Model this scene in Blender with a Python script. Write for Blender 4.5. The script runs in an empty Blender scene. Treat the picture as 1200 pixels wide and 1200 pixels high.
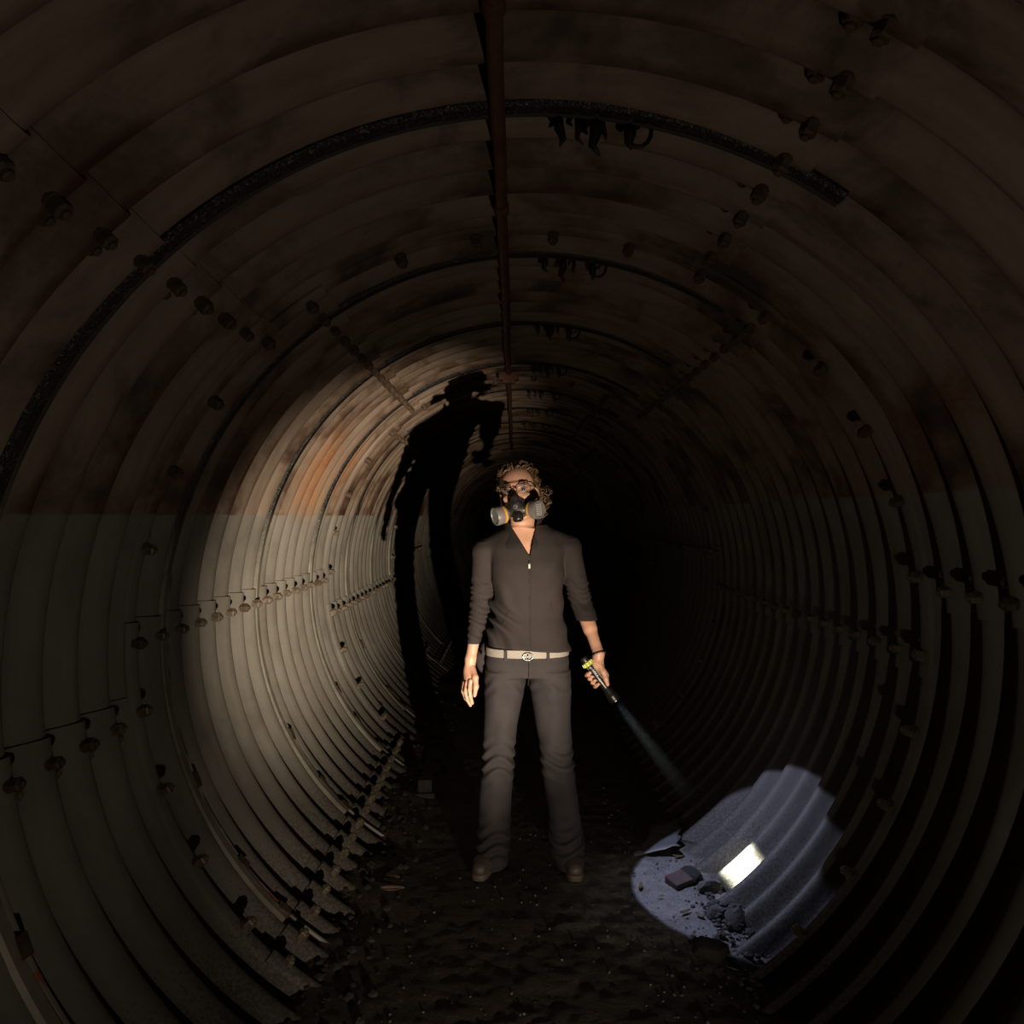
import bpy, math, random
import numpy as np
from mathutils import Vector, Matrix

rnd = random.Random(7)
npr = np.random.RandomState(11)
R = math.radians
scene = bpy.context.scene
COL = scene.collection

# ------------------------------------------------------------------ camera
cam_d = bpy.data.cameras.new('camera')
cam = bpy.data.objects.new('camera', cam_d)
COL.objects.link(cam)
cam.location = (0, 0, 1.47)
cam.rotation_euler = (R(90), 0, 0)
cam_d.sensor_width = 36.0
cam_d.lens = 27.0                      # 900 px over a 1200 px frame
cam_d.shift_x = -3 / 1200
cam_d.shift_y = 5 / 1200
cam_d.clip_start = 0.02
scene.camera = cam

# ------------------------------------------------------------------ world, exposure
wd = bpy.data.worlds.new('world')
scene.world = wd
wd.use_nodes = True
wd.node_tree.nodes['Background'].inputs['Color'].default_value = (0.0, 0.0, 0.0, 1)
wd.node_tree.nodes['Background'].inputs['Strength'].default_value = 0.0
vs = scene.view_settings
vs.view_transform = 'Standard'
vs.look = 'None'
vs.gamma = 1.0
vs.use_curve_mapping = False
vs.exposure = 0.0

# ------------------------------------------------------------------ lights: one low warm torch beside the camera (hot spot + spill)
def spot(name, loc, target, watts, deg, blend, color, radius):
    d = bpy.data.lights.new(name, 'SPOT')
    d.energy = watts; d.spot_size = R(deg); d.spot_blend = blend
    d.color = color; d.shadow_soft_size = radius
    o = bpy.data.objects.new(name, d)
    COL.objects.link(o)
    o.location = loc
    o.rotation_euler = (Vector(target) - Vector(loc)).to_track_quat('-Z', 'Y').to_euler()
    return o
LAMP = (0.688, -0.12, 0.18)
WARM = (1.0, 0.82, 0.635)
spot('torch_hot_spot', LAMP, (-1.15, 5.6, 1.66), 1600, 30.5, 1.0, WARM, 0.012)
spot('torch_halo', LAMP, (-0.62, 4.8, 0.68), 185, 40, 1.0, WARM, 0.012)
spot('torch_spill', LAMP, (-0.95, 2.7, 2.20), 11, 104, 1.0, WARM, 0.012)
spot('torch_wide_spill', LAMP, (0.05, 2.5, 2.15), 13.5, 122, 1.0, WARM, 0.012)
TORCH_LENS = Vector((0.404, 3.085, 0.733))
TORCH_AIM = Vector((0.825, 3.04, 0.185))
COOL = (0.58, 0.64, 1.0)

# ------------------------------------------------------------------ materials
def new_mat(name):
    m = bpy.data.materials.new(name); m.use_nodes = True
    nt = m.node_tree
    return m, nt, nt.nodes['Principled BSDF']
def N(nt, t, **kw):
    n = nt.nodes.new(t)
    for k, v in kw.items(): setattr(n, k, v)
    return n
def ramp(nt, fac, stops):
    r = N(nt, 'ShaderNodeValToRGB')
    el = r.color_ramp.elements
    while len(el) < len(stops): el.new(0.5)
    for e, (p, c) in zip(el, stops):
        e.position = p; e.color = (*c, 1) if len(c) == 3 else c
    nt.links.new(fac, r.inputs[0])
    return r
def noise(nt, vec, scale, detail=4, rough=0.55, dist=0.0):
    n = N(nt, 'ShaderNodeTexNoise')
    n.inputs['Scale'].default_value = scale; n.inputs['Detail'].default_value = detail
    n.inputs['Roughness'].default_value = rough; n.inputs['Distortion'].default_value = dist
    if vec is not None: nt.links.new(vec, n.inputs['Vector'])
    return n
def mixc(nt, fac, a, b):
    m = N(nt, 'ShaderNodeMix', data_type='RGBA')
    for s, v in ((0, fac), (6, a), (7, b)):
        if hasattr(v, 'is_linked') or hasattr(v, 'links'): nt.links.new(v, m.inputs[s])
        elif s == 0: m.inputs[0].default_value = v
        else: m.inputs[s].default_value = (*v, 1)
    return m.outputs[2]
def mth(nt, op, a, b=None, c=None):
    m = N(nt, 'ShaderNodeMath', operation=op)
    for i, v in enumerate((a, b, c)):
        if v is None: continue
        if hasattr(v, 'links'): nt.links.new(v, m.inputs[i])
        else: m.inputs[i].default_value = v
    return m.outputs[0]
def simple(name, c1, c2=None, scale=40, rough=0.6, metal=0.0, bump=0.0, bscale=None, spec=None):
    m, nt, b = new_mat(name)
    geo = N(nt, 'ShaderNodeTexCoord')
    n = noise(nt, geo.outputs['Object'], scale)
    c2 = c2 or tuple(x * 0.75 for x in c1)
    r = ramp(nt, n.outputs['Fac'], [(0.3, c2), (0.7, c1)])
    nt.links.new(r.outputs[0], b.inputs['Base Color'])
    b.inputs['Roughness'].default_value = rough
    b.inputs['Metallic'].default_value = metal
    if spec is not None: b.inputs['Specular IOR Level'].default_value = spec
    if bump:
        n2 = noise(nt, geo.outputs['Object'], bscale or scale * 3, 6)
        bp = N(nt, 'ShaderNodeBump'); bp.inputs['Strength'].default_value = bump
        bp.inputs['Distance'].default_value = 0.01
        nt.links.new(n2.outputs['Fac'], bp.inputs['Height'])
        nt.links.new(bp.outputs[0], b.inputs['Normal'])
    return m

def blob(nt, pos, centre, radius, soft):
    """0..1 stain mask: a ragged round patch on the plate at a place of its own"""
    d = N(nt, 'ShaderNodeVectorMath', operation='DISTANCE')
    nt.links.new(pos, d.inputs[0]); d.inputs[1].default_value = centre
    nz = noise(nt, pos, 9, 5, 0.65)
    v = mth(nt, 'ADD', d.outputs['Value'], mth(nt, 'MULTIPLY', mth(nt, 'SUBTRACT', nz.outputs['Fac'], 0.5), radius * 1.6))
    mr = N(nt, 'ShaderNodeMapRange'); mr.interpolation_type = 'SMOOTHSTEP'
    nt.links.new(v, mr.inputs[0])
    mr.inputs[1].default_value = radius + soft; mr.inputs[2].default_value = radius - soft
    mr.inputs[3].default_value = 0; mr.inputs[4].default_value = 1
    return mr.outputs[0]

def wall_material():
    m, nt, b = new_mat('weathered_galvanised_plate')
    geo = N(nt, 'ShaderNodeNewGeometry')
    pos = geo.outputs['Position']
    sep = N(nt, 'ShaderNodeSeparateXYZ'); nt.links.new(pos, sep.inputs[0])
    # water line: rust-brown above, scrubbed grey below
    h = mth(nt, 'SUBTRACT', sep.outputs[2], mth(nt, 'MULTIPLY_ADD', sep.outputs[0], 0.028, 1.507))
    nl = noise(nt, pos, 30, 2)
    h = mth(nt, 'MULTIPLY_ADD', nl.outputs['Fac'], 0.006, h)
    mr = N(nt, 'ShaderNodeMapRange'); nt.links.new(h, mr.inputs[0])
    mr.inputs[1].default_value = -0.002; mr.inputs[2].default_value = 0.006
    above = mr.outputs[0]
    # upper coat
    mp = N(nt, 'ShaderNodeMapping'); mp.inputs['Scale'].default_value = (1.0, 1.7, 1.0); nt.links.new(pos, mp.inputs[0])
    n1 = noise(nt, mp.outputs[0], 2.3, 6, 0.62, 0.4)
    up = ramp(nt, n1.outputs['Fac'], [(0.35, (0.058, 0.030, 0.017)), (0.44, (0.19, 0.118, 0.075)), (0.515, (0.33, 0.248, 0.182)), (0.69, (0.40, 0.322, 0.248))])
    # streaks running down the plate
    mp2 = N(nt, 'ShaderNodeMapping'); mp2.inputs['Scale'].default_value = (3.0, 26.0, 1.2); nt.links.new(pos, mp2.inputs[0])
    n2 = noise(nt, mp2.outputs[0], 1.6, 4, 0.6)
    st = ramp(nt, n2.outputs['Fac'], [(0.35, (0.72, 0.66, 0.6)), (0.6, (1, 1, 1))])
    mul = N(nt, 'ShaderNodeMix', data_type='RGBA', blend_type='MULTIPLY'); mul.inputs[0].default_value = 0.8
    nt.links.new(up.outputs[0], mul.inputs[6]); nt.links.new(st.outputs[0], mul.inputs[7])
    upc = mul.outputs[2]
    # lower coat
    n3 = noise(nt, mp.outputs[0], 3.1, 6, 0.6, 0.2)
    lo = ramp(nt, n3.outputs['Fac'], [(0.3, (0.21, 0.192, 0.16)), (0.5, (0.30, 0.282, 0.24)), (0.72, (0.36, 0.342, 0.295))])
    mul2 = N(nt, 'ShaderNodeMix', data_type='RGBA', blend_type='MULTIPLY'); mul2.inputs[0].default_value = 0.45
    nt.links.new(lo.outputs[0], mul2.inputs[6]); nt.links.new(st.outputs[0], mul2.inputs[7])
    col = mixc(nt, above, mul2.outputs[2], upc)
    # rust patches
    for c, rad, s, tint in (((-1.04, 3.95, 1.72), 0.20, 0.16, (0.44, 0.20, 0.075)),
                            ((-0.99, 4.5, 1.76), 0.16, 0.14, (0.42, 0.21, 0.095)),
                            ((-1.08, 4.2, 1.56), 0.10, 0.10, (0.45, 0.24, 0.11)),
                            ((1.21, 2.25, 1.72), 0.09, 0.07, (0.20, 0.065, 0.025)),
                            ((1.16, 1.98, 1.80), 0.07, 0.06, (0.22, 0.085, 0.03)),
                            ((0.62, 2.2, 2.2), 0.10, 0.10, (0.14, 0.05, 0.025)),
                            ((-0.9, 2.9, 1.9), 0.12, 0.12, (0.20, 0.09, 0.04)),
                            ((-0.75, 1.35, 2.0), 0.16, 0.12, (0.10, 0.04, 0.02))):
        mk = blob(nt, pos, c, rad, s)
        sp = noise(nt, pos, 55, 4, 0.7)
        mk = mth(nt, 'MULTIPLY', mk, mth(nt, 'MULTIPLY_ADD', sp.outputs['Fac'], 2.2, -0.32))
        mk = mth(nt, 'MINIMUM', mk, 1.0)
        col = mixc(nt, mk, col, tint)
    # a film of dried silt with a ragged upper edge
    n7 = noise(nt, pos, 6, 5, 0.6)
    zf = N(nt, 'ShaderNodeMapRange'); nt.links.new(mth(nt, 'MULTIPLY_ADD', n7.outputs['Fac'], 0.3, sep.outputs[2]), zf.inputs[0])
    zf.inputs[1].default_value = 0.72; zf.inputs[2].default_value = 0.45; zf.inputs[3].default_value = 0.0; zf.inputs[4].default_value = 0.6
    col = mixc(nt, zf.outputs[0], col, (0.17, 0.155, 0.13))
    # silt speckle low on the plate: splashes that dried on
    n5 = noise(nt, pos, 110, 5, 0.75)
    zl = N(nt, 'ShaderNodeMapRange'); nt.links.new(sep.outputs[2], zl.inputs[0])
    zl.inputs[1].default_value = 0.62; zl.inputs[2].default_value = 0.10; zl.inputs[3].default_value = 0.0; zl.inputs[4].default_value = 0.32
    spk = mth(nt, 'LESS_THAN', n5.outputs['Fac'], mth(nt, 'ADD', zl.outputs[0], 0.20))
    col = mixc(nt, mth(nt, 'MULTIPLY', spk, 0.7), col, (0.075, 0.062, 0.05))
    nt.links.new(col, b.inputs['Base Color'])
    b.inputs['Roughness'].default_value = 0.62
    b.inputs['Specular IOR Level'].default_value = 0.35
    n6 = noise(nt, pos, 18, 6, 0.6)
    bp = N(nt, 'ShaderNodeBump'); bp.inputs['Strength'].default_value = 0.22; bp.inputs['Distance'].default_value = 0.01
    nt.links.new(n6.outputs['Fac'], bp.inputs['Height']); nt.links.new(bp.outputs[0], b.inputs['Normal'])
    return m

def rail_material():
    """galvanised below the water line, caked with black tar above it, its glints painted as pale specks"""
    m, nt, b = new_mat('tarred_galvanised_strip')
    geo = N(nt, 'ShaderNodeNewGeometry'); pos = geo.outputs['Position']
    sep = N(nt, 'ShaderNodeSeparateXYZ'); nt.links.new(pos, sep.inputs[0])
    nz = noise(nt, pos, 3, 4)
    h = mth(nt, 'MULTIPLY_ADD', nz.outputs['Fac'], 0.5, sep.outputs[2])
    mr = N(nt, 'ShaderNodeMapRange'); nt.links.new(h, mr.inputs[0])
    mr.inputs[1].default_value = 1.40; mr.inputs[2].default_value = 1.75
    v = N(nt, 'ShaderNodeTexVoronoi'); v.inputs['Scale'].default_value = 220; nt.links.new(pos, v.inputs['Vector'])
    tar = ramp(nt, v.outputs['Color'], [(0.55, (0.018, 0.017, 0.016)), (0.8, (0.05, 0.05, 0.048)), (0.93, (0.24, 0.23, 0.21))])
    rs = noise(nt, pos, 11, 4, 0.6)
    steel = ramp(nt, rs.outputs['Fac'], [(0.36, (0.36, 0.34, 0.27)), (0.6, (0.52, 0.49, 0.40))])
    nt.links.new(mixc(nt, mr.outputs[0], steel.outputs[0], tar.outputs[0]), b.inputs['Base Color'])
    b.inputs['Roughness'].default_value = 0.42
    b.inputs['Metallic'].default_value = 0.25
    bp = N(nt, 'ShaderNodeBump'); bp.inputs['Strength'].default_value = 0.5; bp.inputs['Distance'].default_value = 0.004
    nt.links.new(mth(nt, 'MULTIPLY', v.outputs['Distance'], mr.outputs[0]), bp.inputs['Height']); nt.links.new(bp.outputs[0], b.inputs['Normal'])
    return m

def rod_material():
    m, nt, b = new_mat('stained_rod')
    geo = N(nt, 'ShaderNodeNewGeometry'); pos = geo.outputs['Position']
    n = noise(nt, pos, 7, 3, 0.5)
    r = ramp(nt, n.outputs['Fac'], [(0.40, (0.10, 0.09, 0.075)), (0.5, (0.40, 0.37, 0.30)), (0.62, (0.42, 0.38, 0.30)), (0.66, (0.50, 0.17, 0.07))])
    sep = N(nt, 'ShaderNodeSeparateXYZ'); nt.links.new(pos, sep.inputs[0])
    mr = N(nt, 'ShaderNodeMapRange'); nt.links.new(sep.outputs[2], mr.inputs[0]); mr.inputs[1].default_value = 1.3; mr.inputs[2].default_value = 1.6
    nt.links.new(mixc(nt, mr.outputs[0], r.outputs[0], (0.06, 0.055, 0.05)), b.inputs['Base Color']); b.inputs['Roughness'].default_value = 0.5
    return m

def floor_material():
    m, nt, b = new_mat('packed_black_dirt')
    geo = N(nt, 'ShaderNodeNewGeometry'); pos = geo.outputs['Position']
    n1 = noise(nt, pos, 3.5, 6, 0.65); n2 = noise(nt, pos, 60, 6, 0.7)
    r = ramp(nt, n1.outputs['Fac'], [(0.3, (0.066, 0.050, 0.038)), (0.55, (0.105, 0.083, 0.064)), (0.75, (0.145, 0.118, 0.094))])
    r2 = ramp(nt, n2.outputs['Fac'], [(0.38, (0.62, 0.60, 0.58)), (0.6, (1, 1, 1)), (0.75, (1.5, 1.45, 1.4))])
    mul = N(nt, 'ShaderNodeMix', data_type='RGBA', blend_type='MULTIPLY'); mul.inputs[0].default_value = 1
    nt.links.new(r.outputs[0], mul.inputs[6]); nt.links.new(r2.outputs[0], mul.inputs[7])
    col = mul.outputs[2]
    # paler grey patch by the right-hand edge
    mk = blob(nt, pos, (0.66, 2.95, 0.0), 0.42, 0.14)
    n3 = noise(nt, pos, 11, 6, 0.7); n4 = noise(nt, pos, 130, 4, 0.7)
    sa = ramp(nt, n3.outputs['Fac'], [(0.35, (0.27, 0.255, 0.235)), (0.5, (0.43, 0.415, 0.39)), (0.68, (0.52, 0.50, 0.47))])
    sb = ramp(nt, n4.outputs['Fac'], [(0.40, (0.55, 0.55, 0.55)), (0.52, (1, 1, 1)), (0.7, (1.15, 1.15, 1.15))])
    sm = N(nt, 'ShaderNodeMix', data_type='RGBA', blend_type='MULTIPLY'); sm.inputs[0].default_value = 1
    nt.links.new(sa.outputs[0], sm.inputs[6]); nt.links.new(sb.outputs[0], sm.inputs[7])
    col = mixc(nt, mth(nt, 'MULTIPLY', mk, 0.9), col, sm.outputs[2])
    nt.links.new(col, b.inputs['Base Color']); b.inputs['Roughness'].default_value = 0.75
    bp = N(nt, 'ShaderNodeBump'); bp.inputs['Strength'].default_value = 0.6; bp.inputs['Distance'].default_value = 0.012
    nt.links.new(n2.outputs['Fac'], bp.inputs['Height']); nt.links.new(bp.outputs[0], b.inputs['Normal'])
    return m

M = {}
M['wall'] = wall_material(); M['rail'] = rail_material(); M['rod'] = rod_material(); M['floor'] = floor_material()
M['bolt'] = simple('weathered_bolt', (0.48, 0.43, 0.33), (0.20, 0.14, 0.085), 22, 0.45, 0.35, 0.3)
M['rust_bolt'] = simple('rusted_bolt', (0.21, 0.145, 0.09), (0.09, 0.055, 0.033), 30, 0.7, 0.1, 0.4)
M['pipe'] = simple('rusted_pipe', (0.22, 0.085, 0.035), (0.09, 0.035, 0.02), 14, 0.7, 0.1, 0.4, 50)
M['tar'] = simple('black_tar', (0.012, 0.010, 0.009), (0.006, 0.005, 0.005), 40, 0.6)
M['skin'] = None
# ------------------------------------------------------------------ mesh helpers
def link(name, mesh, mat=None, parent=None, smooth=True):
    o = bpy.data.objects.new(name, mesh); COL.objects.link(o)
    if mat is not None and not mesh.materials: mesh.materials.append(mat)
    if parent is not None: o.parent = parent
    return o
def mesh_np(name, verts, faces, smooth=True):
    me = bpy.data.meshes.new(name)
    verts = np.asarray(verts, dtype=np.float32)
    if isinstance(faces, np.ndarray) and faces.ndim == 2:
        n, k = faces.shape
        me.vertices.add(len(verts)); me.vertices.foreach_set('co', verts.ravel())
        me.loops.add(n * k); me.loops.foreach_set('vertex_index', faces.astype(np.int32).ravel())
        me.polygons.add(n)
        me.polygons.foreach_set('loop_start', np.arange(0, n * k, k, dtype=np.int32))
        me.update(calc_edges=True); me.validate()
    else:
        me.from_pydata([tuple(v) for v in verts.tolist()], [], [tuple(f) for f in faces])
        me.update()
    me.polygons.foreach_set('use_smooth', [smooth] * len(me.polygons))
    return me
def empty(name, loc=(0, 0, 0)):
    o = bpy.data.objects.new(name, None); COL.objects.link(o); o.location = loc
    o.empty_display_size = 0.05
    return o
def tag(o, label=None, cat=None, group=None, kind=None):
    if label: o['label'] = label
    if cat: o['category'] = cat
    if group: o['group'] = group
    if kind: o['kind'] = kind
    return o
class MB:
    """collects simple shapes, builds ONE mesh"""
    def __init__(s): s.v = []; s.f = []
    def add(s, v, f):
        b = len(s.v); s.v += [tuple(p) for p in v]; s.f += [tuple(i + b for i in q) for q in f]
    def box(s, c, size, mat=None):
        hx, hy, hz = (x / 2 for x in size)
        vs = [Vector((x, y, z)) for x in (-hx, hx) for y in (-hy, hy) for z in (-hz, hz)]
        if mat is not None: vs = [mat @ p for p in vs]
        vs = [p + Vector(c) for p in vs]
        s.add(vs, [(0, 1, 3, 2), (4, 6, 7, 5), (0, 4, 5, 1), (2, 3, 7, 6), (0, 2, 6, 4), (1, 5, 7, 3)])
    def tube(s, pts, rad, n=8, caps=True, flat=1.0):
        pts = [Vector(p) for p in pts]
        rads = rad if hasattr(rad, '__len__') else [rad] * len(pts)
        rings = []; prev = None
        for i, p in enumerate(pts):
            t = (pts[min(i + 1, len(pts) - 1)] - pts[max(i - 1, 0)])
            t = t.normalized() if t.length > 1e-9 else Vector((0, 0, 1))
            a = prev - t * prev.dot(t) if prev is not None else t.orthogonal()
            a.normalize(); prev = a; bb = t.cross(a)
            rings.append([p + (a * math.cos(2 * math.pi * k / n) + bb * (flat * math.sin(2 * math.pi * k / n))) * rads[i] for k in range(n)])
        v = [q for r in rings for q in r]
        f = [(i * n + k, i * n + (k + 1) % n, (i + 1) * n + (k + 1) % n, (i + 1) * n + k) for i in range(len(pts) - 1) for k in range(n)]
        if caps:
            f.append(tuple(range(n))[::-1]); f.append(tuple((len(pts) - 1) * n + k for k in range(n)))
        s.add(v, f)
    def lathe(s, o, axis, prof, n=24):
        """prof = [(along, radius)]"""
        o = Vector(o); ax = Vector(axis).normalized(); a = ax.orthogonal().normalized(); b = ax.cross(a)
        v = [o + ax * t + (a * math.cos(2 * math.pi * k / n) + b * math.sin(2 * math.pi * k / n)) * r for t, r in prof for k in range(n)]
        f = [(i * n + k, i * n + (k + 1) % n, (i + 1) * n + (k + 1) % n, (i + 1) * n + k) for i in range(len(prof) - 1) for k in range(n)]
        f.append(tuple(range(n))[::-1]); f.append(tuple((len(prof) - 1) * n + k for k in range(n)))
        s.add(v, f)
    def build(s, name, mat, parent=None, smooth=False, sharp=None):
        me = mesh_np(name, s.v, s.f, smooth)
        if smooth and sharp: me.set_sharp_from_angle(angle=R(sharp))
        return link(name, me, mat, parent)

# ------------------------------------------------------------------ tunnel geometry
CX, CZ, TA, TB = 0.075, 1.08, 1.24, 1.28      # axis and semi-axes at the corrugation crests
PITCH, SEAM0 = 0.1524, 2.40
SKEW = 0.045
def tun(th, s, inset=0.0):
    x = CX + (TA - inset) * np.cos(th); z = CZ + (TB - inset) * np.sin(th)
    y = s + SKEW * (x - CX)
    return np.stack(np.broadcast_arrays(x, y, z), -1)
def corr(s):
    return -0.031 + 0.031 * np.cos(2 * np.pi * (s - SEAM0) / PITCH)
def inward(th):
    v = Vector((-math.cos(th) / TA, 0, -math.sin(th) / TB)); v.normalize(); return v

def plate(a0, a1, s0, s1, per_pitch, parent, lift=0.011):
    """corrugated plate from angle a0 (lapping over its neighbour) to a1, along s0..s1"""
    lap = R(2.2)
    na = max(6, int(math.degrees(a1 - a0) / 2.2)); ns = int(round((s1 - s0) / PITCH * per_pitch)) + 1
    th = np.linspace(a0, a1 + lap, na + 1); s = np.linspace(s0 - 0.03, s1, ns + 2)
    T, S = np.meshgrid(th, s, indexing='ij')
    ins = corr(S) + lift * (1 - (T - a0) / (a1 - a0)) + 0.004 * (1 - (S - s0) / (s1 - s0))
    V = tun(T, S, ins)
    # turned-out edges give the sheet its thickness
    e0 = tun(T[:1], S[:1], ins[:1] - 0.012)
    V = np.concatenate([e0, V], 0)
    e1 = V[:, :1].copy(); out = e1 - np.array([CX, 0, CZ]); out[..., 1] = 0
    e1 += out / np.linalg.norm(out, axis=-1, keepdims=True) * 0.006
    V = np.concatenate([e1, V], 1)
    A, B = V.shape[:2]
    idx = np.arange(A * B).reshape(A, B)
    q = np.stack([idx[:-1, :-1], idx[1:, :-1], idx[1:, 1:], idx[:-1, 1:]], -1).reshape(-1, 4)
    me = mesh_np('steel_plate', V.reshape(-1, 3), q, True)
    me.set_sharp_from_angle(angle=R(50))
    return link('steel_plate', me, M['wall'], parent)

# bolt: hex nut on a washer with a stud end
def bolt_mesh(mat):
    b = MB()
    b.lathe((0, 0, 0), (0, 0, 1), [(-0.004, 0.021), (0.003, 0.021)], 10)
    b.lathe((0, 0, 0.003), (0, 0, 1), [(0, 0.0185), (0.021, 0.0185), (0.025, 0.015)], 6)
    b.lathe((0, 0, 0.022), (0, 0, 1), [(0, 0.010), (0.012, 0.010), (0.014, 0.007)], 8)
    me = mesh_np('bolt', b.v, b.f, False); me.materials.append(mat)
    return me
BOLT = bolt_mesh(M['bolt']); RBOLT = bolt_mesh(M['rust_bolt'])
def bolt(th, s, parent, rusty=False, extra=0.0, scale=1.0):
    p = Vector(tun(np.array(th), np.array(s), corr(np.array(s)) + extra).tolist())
    o = bpy.data.objects.new('bolt', RBOLT if rusty else BOLT)
    COL.objects.link(o); o.parent = parent
    q = inward(th).to_track_quat('Z', 'Y')
    o.rotation_mode = 'QUATERNION'
    o.rotation_quaternion = q @ Matrix.Rotation(rnd.uniform(0, 1), 4, 'Z').to_quaternion()
    o.location = p; k = scale * rnd.uniform(0.93, 1.07); o.scale = (k, k, k)
    return o

wl = tag(empty('wall_left'), 'left wall of bolted corrugated steel plates with a waterline', 'wall', kind='structure')
wr = tag(empty('wall_right'), 'dim right wall of bolted corrugated steel plates', 'wall', kind='structure')
ce = tag(empty('ceiling'), 'rust-stained corrugated steel crown of the tunnel', 'ceiling', kind='structure')
EVEN = dict(E=4.5, D=62.8, A=130.8, B=187.0, C=246.0)
ODD = dict(E=-5.5, D=51.2, A=122.0, B=177.0, C=228.3)
PL = 16 * PITCH
for k in range(-2, 10):
    s0 = SEAM0 + (k - 1) * PL; s1 = s0 + PL
    g = EVEN if k % 2 == 0 else ODD
    near = s0 < 7.5
    pp = 14 if (-0.5 < s1 and s0 < 4.8) else (9 if near else 5)
    E_, D_, A_, B_, C_ = (R(g[c]) for c in 'EDABC')
    parts = dict(lowR=plate(C_ - 2 * math.pi, E_, s0, s1, pp, wr), upR=plate(E_, D_, s0, s1, pp, wr),
                 crown=plate(D_, A_, s0, s1, pp, ce), upL=plate(A_, B_, s0, s1, pp, wl), lowL=plate(B_, C_, s0, s1, pp, wl))
    if k < 0 or s0 > 9.5: continue
    off = R(2.9); off2 = R(4.7)
    seams = [('upR', E_), ('crown', D_), ('upL', A_), ('lowL', B_)]
    for nm, a in seams:
        for j in range(16):
            s = s0 + PITCH * j
            if s < 1.05: continue
            bolt(a + off, s, parts[nm], rusty=(nm in ('crown', 'upL') or rnd.random() < 0.12), extra=0.006)
            if s < 2.6: bolt(a + off2, s + PITCH / 2, parts[nm], rusty=(nm in ('crown', 'upL')), extra=0.006)
            elif s < 4.8 and nm in ('lowL', 'upR'): bolt(a + off2, s + PITCH / 2, parts[nm], extra=0.006)
    if k % 2:
        for j in range(16):
            bolt(R(231.0) if s0 < 4 else R(231), s0 + PITCH * j, wl and parts['lowL'], extra=0.004)
    # ring of bolts where this course laps the next
    if s0 > 2:
        for i in range(-14, 14):
            a = R(76.6 + 11.27 * i)
            zz = CZ + TB * math.sin(a)
            if zz < 0.1: continue
            for nm, lo_, hi_ in (('lowR', C_ - 2 * math.pi, E_), ('upR', E_, D_), ('crown', D_, A_), ('upL', A_, B_), ('lowL', B_, C_)):
                if lo_ <= a < hi_ and min(abs(a - lo_), abs(a - hi_)) > R(1.5):
                    bolt(a, s0, parts[nm], rusty=zz > 1.5, extra=0.008); break

# floor -------------------------------------------------------------------------------------------
def vnoise(x, y, seed, octaves=4, f0=1.0):
    rs = np.random.RandomState(seed); tab = rs.rand(256, 256); out = 0; a = 1.0; t = 0
    for o in range(octaves):
        xs = x * f0 * 2 ** o + 17.3 * o; ys = y * f0 * 2 ** o + 9.1 * o
        xi = np.floor(xs).astype(int); yi = np.floor(ys).astype(int); fx = xs - xi; fy = ys - yi
        fx = fx * fx * (3 - 2 * fx); fy = fy * fy * (3 - 2 * fy)
        g = lambda i, j: tab[(xi + i) % 256, (yi + j) % 256]
        out = out + a * ((g(0, 0) * (1 - fx) + g(1, 0) * fx) * (1 - fy) + (g(0, 1) * (1 - fx) + g(1, 1) * fx) * fy)
        t += a; a *= 0.5
    return out / t
def floor_z(x, y):
    x = np.asarray(x, float); y = np.asarray(y, float)
    z = (vnoise(x, y, 1, 5, 3.0) - 0.5) * 0.018 + (vnoise(x, y, 2, 4, 22.0) - 0.5) * 0.011
    l = np.clip((-0.36 - x) / 0.30, 0, 1); r = np.clip((x - 0.56) / 0.30, 0, 1)
    z = z + (l ** 1.5) * (0.02 + 0.11 * (vnoise(x, y, 3, 4, 5.0) - 0.42)) + (r ** 1.5) * (0.005 + 0.07 * (vnoise(x, y, 4, 4, 6.0) - 0.45))
    return z * np.where((np.abs(x - 0.06) < 0.32) & (np.abs(y - 3.2) < 0.4), 0.45, 1.0)
def floor_grid(x, y):
    X, Y = np.meshgrid(x, y, indexing='ij')
    V = np.stack([X, Y, floor_z(X, Y)], -1)
    A, B = X.shape; idx = np.arange(A * B).reshape(A, B)
    return V.reshape(-1, 3), np.stack([idx[:-1, :-1], idx[1:, :-1], idx[1:, 1:], idx[:-1, 1:]], -1).reshape(-1, 4)
yy = np.concatenate([np.arange(-4.8, 1.2, 0.06), np.arange(1.2, 4.6, 0.0125), np.arange(4.6, 9, 0.05), np.arange(9, 24, 0.3)])
v, f = floor_grid(np.linspace(-0.80, 0.96, 150), yy)
fl = link('floor', mesh_np('floor', v, f, True), M['floor'])
tag(fl, 'packed black dirt floor along the bottom of the tunnel', 'floor', kind='structure')

# reinforcing strips ------------------------------------------------------------------------------
def sweep_arc(a0, a1, s, prof, name, mat, parent, n=150):
    """prof: closed list of (ds, inset) swept around the tunnel"""
    th = np.linspace(a0, a1, n); V = []
    for ds, ins in prof: V.append(tun(th, np.full_like(th, s + ds), np.full_like(th, ins)))
    V = np.stack(V, 1); P = len(prof); idx = np.arange(n * P).reshape(n, P); nx = np.roll(idx, -1, 1)
    q = np.stack([idx[:-1], nx[:-1], nx[1:], idx[1:]], -1).reshape(-1, 4).tolist()
    q += [tuple(range(P))[::-1], tuple((n - 1) * P + i for i in range(P))]
    me = mesh_np(name, V.reshape(-1, 3), q, True); me.set_sharp_from_angle(angle=R(35))
    return link(name, me, mat, parent)
RINGS = [1.655, 2.58, 3.50, 4.415, 5.33, 6.24, 7.16, 8.07]
ORD = ['nearest', 'second', 'third', 'fourth', 'fifth', 'sixth', 'seventh', 'eighth']
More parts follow.
